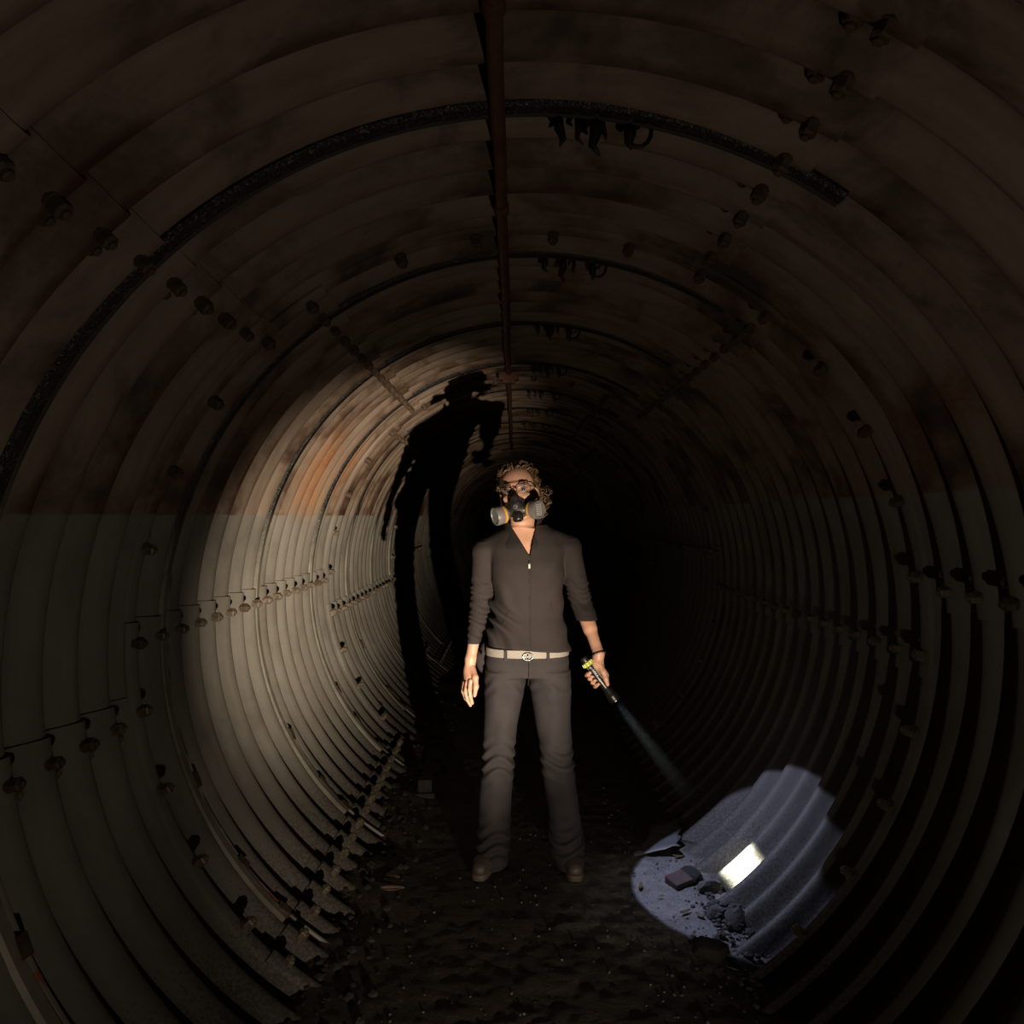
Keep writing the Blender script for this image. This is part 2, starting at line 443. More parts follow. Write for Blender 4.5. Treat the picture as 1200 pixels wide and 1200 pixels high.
for i, s in enumerate(RINGS):
    a0, a1 = R(58.6 + rnd.uniform(-0.4, 0.4)), R(239)
    g = tag(empty('reinforcing_strip'), 'dark steel strip curved around the tunnel wall, %s from the camera' % ORD[i], 'steel strip', 'curved strips around the tunnel wall')
    sweep_arc(a0, R(227.5), s, [(-0.026, -0.03), (-0.026, 0.006), (-0.017, 0.015), (0.015, 0.015), (0.022, 0.008), (0.022, -0.03)], 'flat_bar', M['rail'], g)
    sweep_arc(a0, a1, s + 0.037, [(0.007 * math.cos(t), 0.003 + 0.007 * math.sin(t)) for t in np.linspace(0, 2 * np.pi, 8, endpoint=False)], 'rod', M['rod'], g)
    if i < 5:
        for an in (R(226.6), R(205 + rnd.uniform(-4, 4)), R(220 + rnd.uniform(-3, 3))):
            p = Vector(tun(np.array(an), np.array(s + 0.026), np.array(0.004)).tolist())
            c = MB(); c.box(p, (0.035, 0.05, 0.028), inward(an).to_track_quat('Z', 'Y').to_matrix() @ Matrix.Rotation(rnd.uniform(-.4, .4), 3, 'Z'))
            c.build('clamp', M['rust_bolt'], g)

# black tar drips hanging below the strips, right of the pipe
for i, s in enumerate(RINGS[:7]):
    g = tag(empty('tar_drips'), 'ragged black tar drips hanging under the %s ceiling strip' % ORD[i], 'tar drips', 'tar drips under the strips')
    k = 1.0 if i < 2 else 0.8
    for x, ln, w in ((0.105, 0.055, 0.010), (0.15, 0.05, 0.007), (0.175, 0.07, 0.012), (0.20, 0.045, 0.006), (0.262, 0.06, 0.012)):
        x += rnd.uniform(-0.012, 0.012); ln *= rnd.uniform(0.8, 1.15)
        zt = CZ + (TB + 0.004) * math.sqrt(1 - ((x - CX) / TA) ** 2) - 0.012
        y = s + SKEW * (x - CX) + 0.045
        d = MB()
        d.tube([(x, y, zt + 0.015), (x + 0.003, y, zt - ln * .35), (x + rnd.uniform(-.008, .012), y + 0.004, zt - ln * .7), (x + rnd.uniform(-.004, .014), y, zt - ln)],
               [w * 1.1, w * 1.2, w * 0.8, w * 0.25], 7)
        d.build('drip', M['tar'], g, True)
        if x > 0.24:
            d = MB(); d.tube([(x + 0.03 * math.cos(t) + 0.02, y, zt - 0.012 + 0.035 * math.sin(t)) for t in np.linspace(1.4, -2.6, 10)], 0.005, 6)
            d.build('loop', M['tar'], g, True)

# rusty pipe under the crown
px_, pz_ = -0.036, CZ + TB - 0.022
g = tag(empty('ceiling_pipe'), 'thin rusty pipe running along the crown of the tunnel', 'pipe')
b = MB(); b.tube([(px_ + rnd.uniform(-.003, .003), y, pz_ + rnd.uniform(-.003, .003)) for y in np.arange(-2, 10.2, 0.35)], 0.0165, 14)
b.build('pipe_run', M['pipe'], g, True, 60)
for y in (4.70, -0.4):
    b = MB(); b.box((px_, y, pz_ - 0.012), (0.125, 0.07, 0.05)); b.box((px_, y, pz_ - 0.03), (0.08, 0.06, 0.05))
    o = b.build('junction_box', M['pipe'], g)
    bv = o.modifiers.new('bevel', 'BEVEL'); bv.width = 0.006; bv.segments = 2
for y in (1.30, 2.16, 3.08):
    b = MB(); b.lathe((px_, y, pz_), (0, 1, 0), [(-0.02, 0.018), (-0.018, 0.021), (0.018, 0.021), (0.02, 0.018)], 14)
    b.build('coupling', M['pipe'], g, True, 40)
# ------------------------------------------------------------------ implicit-surface modeller for soft shapes
class Field:
    def __init__(s, lo, hi, h):
        s.lo = np.array(lo, float); s.h = h
        s.n = np.ceil((np.array(hi, float) - s.lo) / h).astype(int) + 1
        s.f = np.full(tuple(s.n), 0.5, np.float32)
    def blk(s, lo, hi):
        a = np.clip(np.floor((np.array(lo) - s.lo) / s.h).astype(int), 0, s.n - 1)
        b = np.clip(np.ceil((np.array(hi) - s.lo) / s.h).astype(int) + 1, 1, s.n)
        sl = tuple(slice(i, j) for i, j in zip(a, b))
        ax = [(s.lo[i] + s.h * np.arange(a[i], b[i])).astype(np.float32) for i in range(3)]
        return sl, ax[0][:, None, None], ax[1][None, :, None], ax[2][None, None, :]
    def put(s, sl, d, k, op='u'):
        f = s.f[sl]
        if op == 'u':
            hh = np.clip(0.5 + 0.5 * (f - d) / k, 0, 1); s.f[sl] = f * (1 - hh) + d * hh - k * hh * (1 - hh)
        else:
            d = -d; hh = np.clip(0.5 - 0.5 * (f - d) / k, 0, 1); s.f[sl] = f * (1 - hh) + d * hh + k * hh * (1 - hh)
    def capsule(s, a, b, ra, rb=None, k=0.01, op='u'):
        rb = ra if rb is None else rb
        a = np.array(a, float); b = np.array(b, float); m = max(ra, rb) + k + 3 * s.h + 0.012
        sl, X, Y, Z = s.blk(np.minimum(a, b) - m, np.maximum(a, b) + m)
        d = b - a; L = max(float(d @ d), 1e-9)
        t = np.clip(((X - a[0]) * d[0] + (Y - a[1]) * d[1] + (Z - a[2]) * d[2]) / L, 0, 1)
        q = np.sqrt((X - a[0] - t * d[0]) ** 2 + (Y - a[1] - t * d[1]) ** 2 + (Z - a[2] - t * d[2]) ** 2) - (ra + (rb - ra) * t)
        s.put(sl, q, k, op)
    def chain(s, pts, rads, k=0.006):
        for i in range(len(pts) - 1): s.capsule(pts[i], pts[i + 1], rads[i], rads[i + 1], k)
    def ell(s, c, r, rot=None, k=0.015, op='u'):
        c = np.array(c, float); r = np.array(r, float); m = r.max() + k + 3 * s.h + 0.01
        sl, X, Y, Z = s.blk(c - m, c + m)
        x, y, z = X - c[0], Y - c[1], Z - c[2]
        if rot is not None:
            Rm = np.array(rot.transposed())
            x, y, z = (Rm[i, 0] * x + Rm[i, 1] * y + Rm[i, 2] * z for i in range(3))
        q0 = np.sqrt((x / r[0]) ** 2 + (y / r[1]) ** 2 + (z / r[2]) ** 2)
        q1 = np.sqrt((x / r[0] ** 2) ** 2 + (y / r[1] ** 2) ** 2 + (z / r[2] ** 2) ** 2) + 1e-6
        s.put(sl, q0 * (q0 - 1) / q1, k, op)
    def loft(s, st, k=0.02, op='u', wr=None, power=2.0):
        """st = [(z, cx, cy, rx, ry)] upright tapering tube"""
        st = np.array(sorted(st), float); z0, z1 = st[0, 0], st[-1, 0]; m = 0.03 + k
        lo = [(st[:, 1] - st[:, 3]).min() - m, (st[:, 2] - st[:, 4]).min() - m, z0 - m]
        hi = [(st[:, 1] + st[:, 3]).max() + m, (st[:, 2] + st[:, 4]).max() + m, z1 + m]
        sl, X, Y, Z = s.blk(lo, hi)
        zz = np.linspace(z0 - 0.2, z1 + 0.2, 800); ker = np.hanning(41); ker /= ker.sum()
        def it(c):
            v = np.interp(zz, st[:, 0], st[:, c]); v = np.convolve(np.pad(v, 20, 'edge'), ker, 'valid')
            return np.interp(Z, zz, v).astype(np.float32)
        cx, cy, rx, ry = it(1), it(2), it(3), it(4)
        q = ((np.abs((X - cx) / rx)) ** power + (np.abs((Y - cy) / ry)) ** power) ** (1 / power)
        d = (q - 1) * np.minimum(rx, ry)
        if wr is not None: d = d + wr(X, Y, Z)
        d = np.maximum(d, np.maximum(z0 - Z, Z - z1))
        s.put(sl, d, k, op)
    def mesh(s, name):
        f = s.f; ins = f < 0
        nx, ny, nz = f.shape
        c = [ins[i:nx - 1 + i, j:ny - 1 + j, k:nz - 1 + k] for i in (0, 1) for j in (0, 1) for k in (0, 1)]
        anyi = c[0].copy(); alli = c[0].copy()
        for q in c[1:]: anyi |= q; alli &= q
        act = anyi & ~alli
        I = np.argwhere(act); n = len(I)
        vid = np.full(act.shape, -1, np.int32); vid[act] = np.arange(n)
        acc = np.zeros((n, 3)); cnt = np.zeros(n)
        offs = [(i, j, k) for i in (0, 1) for j in (0, 1) for k in (0, 1)]
        vals = {o: f[I[:, 0] + o[0], I[:, 1] + o[1], I[:, 2] + o[2]].astype(float) for o in offs}
        for o in offs:
            for a in range(3):
                if o[a] == 0:
                    p = list(o); p[a] = 1; p = tuple(p)
                    va, vb = vals[o], vals[p]; mk = (va < 0) != (vb < 0)
                    t = np.where(mk, va / np.where(mk, va - vb, 1), 0)
                    pt = np.tile(np.array(o, float), (n, 1)); pt[:, a] = t
                    acc[mk] += pt[mk]; cnt[mk] += 1
        V = s.lo + s.h * (I + acc / cnt[:, None])
        F = []
        for a in range(3):
            b_, c_ = (a + 1) % 3, (a + 2) % 3
            s0 = [slice(None)] * 3; s1 = [slice(None)] * 3
            s0[a] = slice(0, -1); s1[a] = slice(1, None)
            for ax in (b_, c_): s0[ax] = slice(1, -1); s1[ax] = slice(1, -1)
            i0 = ins[tuple(s0)]; i1 = ins[tuple(s1)]
            E = np.argwhere(i0 != i1); fl = i0[tuple(E.T)]
            E[:, b_] += 1; E[:, c_] += 1
            def g(db, dc):
                q = E.copy(); q[:, b_] -= db; q[:, c_] -= dc; return vid[tuple(q.T)]
            Q = np.stack([g(1, 1), g(0, 1), g(0, 0), g(1, 0)], -1)
            Q[~fl] = Q[~fl][:, ::-1]
            F.append(Q)
        F = np.concatenate(F); F = F[(F >= 0).all(1)]
        return mesh_np(name, V, F, True)

# ------------------------------------------------------------------ the person
Y0 = 3.22
def W(px, py, dy=0.0):
    """point of the figure at depth Y0+dy measured off the picture's scale"""
    d = Y0 + dy
    return Vector(((px - 603) / 900 * d, d, 1.47 - (py - 605) / 900 * d))
def fabric(name, c1, c2, weave=900):
    m = simple(name, c1, c2, 9, 0.85, 0, 0.25, 260)
    b = m.node_tree.nodes['Principled BSDF']
    b.inputs['Sheen Weight'].default_value = 0.0
    b.inputs['Specular IOR Level'].default_value = 0.2
    return m
M['jacket'] = fabric('charcoal_jersey', (0.050, 0.040, 0.037), (0.038, 0.031, 0.029))
M['collar'] = fabric('black_jersey', (0.034, 0.028, 0.027), (0.027, 0.023, 0.022))
M['trousers'] = fabric('faded_charcoal_cotton', (0.060, 0.053, 0.055), (0.043, 0.038, 0.040))
def skin_mat():
    m, nt, b = new_mat('skin')
    tc = N(nt, 'ShaderNodeTexCoord'); n = noise(nt, tc.outputs['Object'], 22, 4)
    r = ramp(nt, n.outputs['Fac'], [(0.3, (0.80, 0.43, 0.28)), (0.7, (0.92, 0.53, 0.36))])
    nt.links.new(r.outputs[0], b.inputs['Base Color'])
    b.inputs['Roughness'].default_value = 0.5
    b.inputs['Subsurface Weight'].default_value = 0.12
    b.inputs['Subsurface Radius'].default_value = (0.012, 0.005, 0.003)
    b.inputs['Subsurface Scale'].default_value = 0.5
    return m
M['skin'] = skin_mat()
M['hair'] = simple('light_brown_hair', (0.23, 0.135, 0.060), (0.085, 0.045, 0.018), 60, 0.45)
M['rubber'] = simple('black_rubber', (0.038, 0.037, 0.036), (0.028, 0.027, 0.026), 30, 0.42)
M['grey_plastic'] = simple('grey_plastic', (0.24, 0.235, 0.215), (0.21, 0.2, 0.185), 20, 0.4)
M['dark_plastic'] = simple('dark_grey_plastic', (0.14, 0.135, 0.125), None, 20, 0.4)
M['yellow'] = simple('yellow_band', (0.86, 0.50, 0.02), (0.8, 0.45, 0.015), 20, 0.4)
M['purple'] = simple('purple_band', (0.42, 0.20, 0.42), None, 20, 0.4)
M['white'] = simple('white_print', (0.75, 0.73, 0.68), (0.66, 0.64, 0.6), 20, 0.5)
M['belt'] = simple('pale_grey_webbing', (0.46, 0.42, 0.36), (0.36, 0.33, 0.28), 160, 0.7, 0, 0.3, 700)
M['metal'] = simple('bright_metal', (0.75, 0.72, 0.66), None, 20, 0.25, 1.0)
M['leather'] = simple('brown_leather', (0.125, 0.10, 0.072), (0.08, 0.062, 0.045), 26, 0.55, 0, 0.3, 120)
M['sole'] = simple('tan_rubber_sole', (0.18, 0.14, 0.10), (0.12, 0.095, 0.07), 26, 0.6)
M['eye'] = simple('eye_white', (0.62, 0.56, 0.52), (0.55, 0.5, 0.46), 20, 0.15)
M['iris'] = simple('blue_grey_iris', (0.08, 0.10, 0.12), (0.03, 0.04, 0.05), 200, 0.15)
M['black'] = simple('black_plastic', (0.016, 0.015, 0.015), None, 20, 0.35)
M['lime'] = simple('lime_band', (0.52, 0.62, 0.02), (0.45, 0.55, 0.015), 20, 0.45)
def glass_mat():
    m, nt, b = new_mat('spectacle_lens')
    tr = N(nt, 'ShaderNodeBsdfTransparent'); gl = N(nt, 'ShaderNodeBsdfGlossy'); gl.inputs['Roughness'].default_value = 0.03
    fr = N(nt, 'ShaderNodeFresnel'); fr.inputs[0].default_value = 1.5
    mx = N(nt, 'ShaderNodeMixShader')
    nt.links.new(fr.outputs[0], mx.inputs[0]); nt.links.new(tr.outputs[0], mx.inputs[1]); nt.links.new(gl.outputs[0], mx.inputs[2])
    nt.links.new(mx.outputs[0], nt.nodes['Material Output'].inputs['Surface'])
    nt.nodes.remove(b)
    return m
M['lens'] = glass_mat()

person = empty('person', (0.06, Y0, 0))
tag(person, 'person in charcoal jacket and trousers wearing a half-mask respirator, holding a flashlight', 'person')
bpy.context.view_layer.update()
PINV = Matrix.Translation((-0.06, -Y0, 0))
def own(o, parent=None):
    """hang a world-space mesh under the person (or one of the person's parts)"""
    o.parent = parent or person
    if parent is None: o.matrix_parent_inverse = PINV      # parts that are meshes already sit in world space
    return o

# head frame: turned a little to the viewer's left, tilted the same way, chin up
HROT = Matrix.Rotation(R(-9), 3, 'Z') @ Matrix.Rotation(R(-9), 3, 'Y') @ Matrix.Rotation(R(-1), 3, 'X')
HC = W(608, 577.5, -0.03)
def H(x, y, z): return HC + HROT @ Vector((x, y, z))

sL = W(568.5, 647); eL = W(564.5, 703, 0.03); wL = W(551.5, 772, -0.02)          # viewer's left arm
sR = W(666, 643); eR = W(679.5, 702, 0.03); wR = W(701.5, 766, -0.11)        # viewer's right arm
hipL = W(594, 780); kneeL = W(584, 892, 0.0); ankL = W(574, 1004, 0.05)
hipR = W(642, 780); kneeR = W(653, 892, 0.0); ankR = W(668, 1004, 0.05)
cx0 = W(618, 760).x

B_ = Field((-0.30, Y0 - 0.26, 0.0), (0.50, Y0 + 0.26, 1.73), 0.0034)
# head
B_.ell(H(0, 0.015, 0.032), (0.074, 0.093, 0.081), HROT, 0.01)
B_.ell(H(0, -0.022, -0.035), (0.060, 0.072, 0.082), HROT, 0.02)
B_.capsule(H(-0.012, -0.070, -0.092), H(0.012, -0.070, -0.092), 0.021, None, 0.02)
B_.capsule(H(-0.052, 0.0, -0.06), H(-0.02, -0.055, -0.092), 0.018, 0.018, 0.02)
B_.capsule(H(0.052, 0.0, -0.06), H(0.02, -0.055, -0.092), 0.018, 0.018, 0.02)
B_.capsule(H(-0.034, -0.080, 0.030), H(0.034, -0.080, 0.030), 0.010, None, 0.012)
for sx in (-1, 1):
    B_.ell(H(sx * 0.031, -0.100, 0.006), (0.0165, 0.018, 0.0075), HROT, 0.004, 's')
    B_.capsule(H(sx * 0.046, -0.070, -0.022), H(sx * 0.034, -0.078, -0.028), 0.012, None, 0.015)   # cheekbones
    B_.ell(H(sx * 0.075, 0.012, -0.008), (0.009, 0.020, 0.030), HROT, 0.006)                      # ears
B_.capsule(H(0, -0.090, 0.016), H(0, -0.108, -0.024), 0.007, 0.012, 0.008)                        # nose
B_.capsule(H(-0.010, -0.098, -0.028), H(0.010, -0.098, -0.028), 0.008, None, 0.006)
B_.capsule(H(-0.018, -0.088, -0.058), H(0.018, -0.088, -0.058), 0.006, None, 0.006)               # lips
B_.capsule(H(-0.014, -0.086, -0.068), H(0.014, -0.086, -0.068), 0.006, None, 0.006)
# neck and trunk
B_.capsule(H(0, 0.02, -0.06), W(614, 642, 0.02), 0.050, 0.054, 0.025)
B_.loft([(0.82, cx0, Y0, 0.145, 0.090), (0.92, cx0, Y0, 0.140, 0.088), (1.06, cx0, Y0, 0.122, 0.082), (1.20, cx0, Y0 - .01, 0.125, 0.094),
         (1.28, cx0, Y0 - .012, 0.130, 0.100), (1.36, cx0, Y0, 0.135, 0.086), (1.42, cx0, Y0 + .01, 0.095, 0.066)], 0.03)
B_.capsule(W(612, 634, 0.02), sL, 0.034, 0.028, 0.02); B_.capsule(W(618, 634, 0.02), sR, 0.034, 0.028, 0.02)
# arms
B_.chain([sL, eL, wL], [0.028, 0.029, 0.0215], 0.008); B_.chain([sR, eR, wR], [0.028, 0.029, 0.0215], 0.008)
B_.capsule(eL.lerp(wL, 0.22), eL.lerp(wL, 0.45), 0.033, 0.030, 0.015); B_.capsule(eR.lerp(wR, 0.35), eR.lerp(wR, 0.55), 0.030, 0.029, 0.012)
# legs and feet (mostly covered)
for hp, kn, an, toe in ((hipL, kneeL, ankL, W(563, 1012, -0.07)), (hipR, kneeR, ankR, W(674, 1012, -0.07))):
    B_.chain([hp, kn, an], [0.058, 0.036, 0.026], 0.015)
    B_.capsule((an.x, an.y, 0.05), (toe.x, toe.y, 0.04), 0.026, 0.02, 0.02)
# relaxed hand, viewer's left
def pts(*a): return [W(x, y, d) for x, y, d in a]
B_.capsule(wL, W(550.5, 784, -0.02), 0.0215, 0.024, 0.012)
B_.ell(W(549.6, 791, -0.025), (0.020, 0.038, 0.036), Matrix.Rotation(R(28), 3, 'Z'), 0.014)
B_.chain(pts((551.6, 798, -0.062), (550.4, 808, -0.070), (551.2, 816, -0.070), (553.4, 824.0, -0.066)), [0.0098, 0.0092, 0.0084, 0.0070], 0.004)
B_.chain(pts((547.6, 800, -0.040), (545.8, 811, -0.046), (548.0, 820, -0.046), (551.4, 826.5, -0.042)), [0.0098, 0.0092, 0.0084, 0.0070], 0.004)
B_.chain(pts((544.8, 800, -0.017), (543.0, 810, -0.020), (546.0, 818.5, -0.020), (549.6, 823.0, -0.016)), [0.0095, 0.0088, 0.0080, 0.0068], 0.004)
B_.chain(pts((543.2, 798, 0.006), (541.6, 806, 0.006), (544.0, 813, 0.006), (547.6, 817.0, 0.010)), [0.0085, 0.0078, 0.0070, 0.0060], 0.004)
B_.chain(pts((554.0, 784, -0.040), (557.0, 794, -0.070), (557.8, 804.5, -0.085), (556.2, 815, -0.085)), [0.0130, 0.0122, 0.0105, 0.0078], 0.008)
# gripping hand, viewer's right: the torch lies in the palm, fingers round it from behind
TD = (TORCH_AIM - TORCH_LENS).normalized()              # along the beam
TS = Vector((TD.z, 0, -TD.x)).normalized()              # across the torch, to the viewer's left-down side
if TS.x > 0: TS = -TS
TF = TD.cross(TS)
if TF.y > 0: TF = -TF                                   # towards the viewer
def Tp(t, s, f): return TORCH_LENS - TD * t + TS * s + TF * f   # t back from the lens
TR = 0.0165
B_.capsule(wR, Tp(0.150, -0.030, -0.012), 0.0215, 0.024, 0.012)
B_.capsule(Tp(0.160, -0.026, -0.014), Tp(0.100, -0.024, -0.016), 0.021, 0.019, 0.012)
B_.capsule(Tp(0.160, -0.010, -0.033), Tp(0.095, -0.010, -0.033), 0.014, 0.013, 0.012)
for t, ln in ((0.089, 0.9), (0.108, 1.0), (0.127, 1.0), (0.145, 0.85)):
    B_.chain([Tp(t, -0.016, -0.032), Tp(t - 0.002, 0.012, -0.030), Tp(t, 0.031 , -0.012 ), Tp(t + 0.003, 0.0285 * ln, 0.010), Tp(t + 0.005, 0.016 * ln, 0.0235)],
             [0.0098, 0.0095, 0.0090, 0.0084, 0.0066], 0.003)
B_.chain([Tp(0.150, -0.034, 0.002), Tp(0.118, -0.031, 0.014), Tp(0.092, -0.022, 0.020), Tp(0.070, -0.014, 0.0225)], [0.0135, 0.0120, 0.0102, 0.0078], 0.006)
body = own(link('body', B_.mesh('body'), M['skin']))
for x, y, z, r_, u in ():
    pass
# eyes
for sx in (-1, 1):
    e = MB(); c = H(sx * 0.031, -0.0745, 0.006); look = (Vector((0.02, 0.2, 1.5)) - c).normalized()
    e.lathe(c, look, [(-0.0125 * math.cos(a), 0.0125 * math.sin(a)) for a in np.linspace(0.02, math.pi - 0.02, 14)], 18)
    eye = own(e.build('eye', M['eye'], None, True))
    e = MB(); e.lathe(c, look, [(0.0102, 0.0073), (0.0117, 0.0058), (0.0128, 0.0024), (0.0129, 0.0004)], 16)
    o = own(e.build('iris', M['iris'], None, True), eye)
    e = MB(); e.lathe(c, look, [(0.0126, 0.0026), (0.0131, 0.0022), (0.0132, 0.0003)], 12)
    own(e.build('pupil', M['black'], None, True), eye)
    e = MB(); e.tube([H(sx * x, y, z) for x, y, z in ((0.014, -0.0905, 0.028), (0.026, -0.0925, 0.0335), (0.040, -0.086, 0.034), (0.050, -0.074, 0.030))], [0.0026, 0.0034, 0.0030, 0.0014], 6, True, 1.0)
    own(e.build('eyebrow', M['hair'], None, True))
for x, y, d in ((552.6, 822.5, -0.0755), (550.4, 825.0, -0.0515)):
    pass

# jacket -------------------------------------------------------------------------------
J = Field((-0.30, Y0 - 0.22, 0.78), (0.42, Y0 + 0.22, 1.50), 0.0042)
def wrinkle(amp, per, ph, zlo, zhi):
    def fn(X, Y, Z):
        mk = np.clip((Z - zlo) / 0.05, 0, 1) * np.clip((zhi - Z) / 0.05, 0, 1)
        w = np.sin(2 * np.pi * (Z / per + 0.55 * np.sin(X * 42 + ph) + 0.45 * np.sin(Y * 37 - ph) + 0.25 * np.sin(Z * 60))) 
        w2 = np.sin(2 * np.pi * (Z / (per * 2.3) + X * 9 - Y * 6 + ph))
        return (amp * mk * (0.65 * w + 0.5 * w2)).astype(np.float32)
    return fn
def torso_wr(X, Y, Z):
    side = np.clip((cx0 - 0.02 - X) / 0.10, 0, 1)
    a = 0.011 * np.sin(2 * np.pi * ((Z * 0.75 + (X - cx0) * 0.75) / 0.062 + 0.3 * np.sin(Z * 30))) * side * np.clip((1.22 - Z) / 0.1, 0, 1)
    side2 = np.clip((X - cx0 - 0.06) / 0.08, 0, 1)
    b = 0.0025 * np.sin(2 * np.pi * ((Z * 0.6 - (X - cx0) * 0.8) / 0.07)) * side2
    c = 0.0035 * np.exp(-((X - cx0 - 0.006) / 0.005) ** 2)          # the zip's recess
    return (a + b + c).astype(np.float32)
J.loft([(W(0, 766).z, cx0, Y0, 0.185, 0.131), (0.965, cx0, Y0, 0.169, 0.115), (1.06, cx0, Y0, 0.150, 0.104), (1.18, cx0, Y0 - .006, 0.150, 0.114),
        (1.27, cx0, Y0 - .008, 0.153, 0.122), (1.345, cx0, Y0, 0.160, 0.108), (1.40, cx0, Y0 + .01, 0.130, 0.090), (1.435, cx0 - 0.004, Y0 + .018, 0.082, 0.078)], 0.02, 'u', torso_wr, 2.25)
J.capsule(W(609, 629, 0.02), W(567.5, 646, 0.01), 0.050, 0.051, 0.03)
J.capsule(W(623, 627, 0.02), W(667, 641, 0.01), 0.050, 0.051, 0.03)
def sl_(a, b, c, zlo, r0, r1, r2):
    out = []
    for z in np.linspace(zlo, a.z, 14):
        if z > b.z: t = (z - b.z) / (a.z - b.z); p = b.lerp(a, t); r = r1 + (r0 - r1) * t
        else: t = (b.z - z) / (b.z - c.z); p = b.lerp(c, t); r = r1 + (r2 - r1) * t
        out.append((z, p.x, p.y, r, r))
    z, x, y, r, _ = out[-1]; out += [(z + 0.015, x, y, r * 0.85, r * 0.85), (z + 0.03, x + 0.002, y, r * 0.5, r * 0.5)]
    return out
J.loft(sl_(sL + Vector((0, 0, 0.01)), eL, wL, W(0, 754).z, 0.051, 0.0475, 0.020), 0.012, 'u', wrinkle(0.0042, 0.026, 0.4, 0.93, 1.24))
J.loft(sl_(sR + Vector((0, 0, 0.01)), eR, wR, W(0, 726).z, 0.051, 0.0485, 0.040), 0.012, 'u', wrinkle(0.0042, 0.024, 1.7, 1.055, 1.24))
# open neck: a V cut out of the front, then the stand collar
def wedge(F, tip, topL, topR, y0, y1, k=0.003):
    sl, X, Y, Z = F.blk((topL.x - 0.02, y0 - 0.01, tip.z - 0.03), (topR.x + 0.02, y1 + 0.01, topL.z + 0.2))
    def side(p, q, sg):
        n = Vector((q.z - p.z, 0, -(q.x - p.x))).normalized() * sg
        return (X - p.x) * n.x + (Z - p.z) * n.z
    d = np.maximum(side(tip, topL, -1), side(tip, topR, 1)) + 0 * Y
    d = np.maximum(d, np.maximum(Y - y1, y0 - Y))
    F.put(sl, d, k, 's')
vt, vl, vr = W(620.5, 651, -0.1), W(597, 614, -0.1), W(629, 614, -0.1)
C_ = Field((-0.16, Y0 - 0.20, 1.26), (0.26, Y0 + 0.16, 1.52), 0.0036)
nx_, ny_ = W(614, 630).x, Y0 + 0.005
C_.loft([(1.335, nx_, ny_, 0.128, 0.124), (1.355, nx_, ny_, 0.122, 0.120), (1.39, nx_, ny_, 0.098, 0.100), (1.435, nx_ - 0.003, ny_ + 0.004, 0.080, 0.082), (1.462, nx_ - 0.004, ny_ + 0.006, 0.080, 0.084)], 0.004)
C_.loft([(1.30, nx_, ny_, 0.096, 0.096), (1.39, nx_, ny_, 0.082, 0.084), (1.435, nx_ - 0.003, ny_ + 0.004, 0.071, 0.073), (1.50, nx_ - 0.004, ny_ + 0.006, 0.072, 0.075)], 0.003, 's')
wedge(C_, vt, vl, vr, Y0 - 0.3, Y0 + 0.01); wedge(J, vt, vl, vr, Y0 - 0.3, Y0 + 0.01)
sl_b, X_, Y_, Z_ = J.blk((cx0 - 0.182, Y0 - 0.2, 0.80), (cx0 + 0.2, Y0 + 0.2, 1.0))
J.put(sl_b, (Z_ - (W(0, 757.5).z - 0.085 * (X_ - cx0))) + 0 * Y_, 0.002, 's')                   # hem, a little lower on the viewer's right
J.ell(W(566, 775, 0.03), (0.030, 0.014, 0.052), Matrix.Rotation(R(-8), 3, 'Y'), 0.01)            # slack hem hanging at the side
J.capsule(W(570, 757, 0.03), W(567, 766, 0.03), 0.02, 0.02, 0.01)
jacket = own(link('jacket', J.mesh('jacket'), M['jacket']))
own(link('collar', C_.mesh('collar'), M['collar']), jacket)
def front_y(x, z):
    """front surface of the jacket at (x, z)"""
    i = int(round((x - J.lo[0]) / J.h)); k = int(round((z - J.lo[2]) / J.h)); col = J.f[i, :, k]
    w = np.where(col < 0)[0]
    return J.lo[1] + J.h * w[0] if len(w) else Y0 - 0.1
zx = cx0 + 0.006
b = MB(); b.tube([(zx, front_y(zx, z) - 0.0005, z) for z in np.linspace(0.925, vt.z - 0.012, 40)], 0.0022, 6)
zp = own(b.build('zip', M['collar'], None, True), jacket)
zpz = W(0, 661).z; b = MB(); b.box((zx, front_y(zx, zpz) - 0.004, zpz), (0.0065, 0.004, 0.020)); b.tube([(zx, front_y(zx, zpz) - 0.004, zpz + 0.008), (zx, front_y(zx, zpz) - 0.005, zpz + 0.018)], 0.0035, 8)
own(b.build('zip_pull', M['metal']), jacket)
b = MB(); b.tube([(x_, front_y(x_, z_) - 0.0005, z_) for x_, z_ in zip(np.linspace(W(603, 0).x, W(581, 0).x, 16), np.linspace(W(0, 700).z, W(0, 745).z, 16))], 0.0018, 6)
own(b.build('pocket_seam', M['collar'], None, True), jacket)
b = MB(); b.tube([(x_, front_y(x_, z_) - 0.0005, z_) for x_, z_ in zip(np.linspace(W(643, 0).x, W(655, 0).x, 16), np.linspace(W(0, 700).z, W(0, 745).z, 16))], 0.0018, 6)
own(b.build('pocket_seam', M['collar'], None, True), jacket)

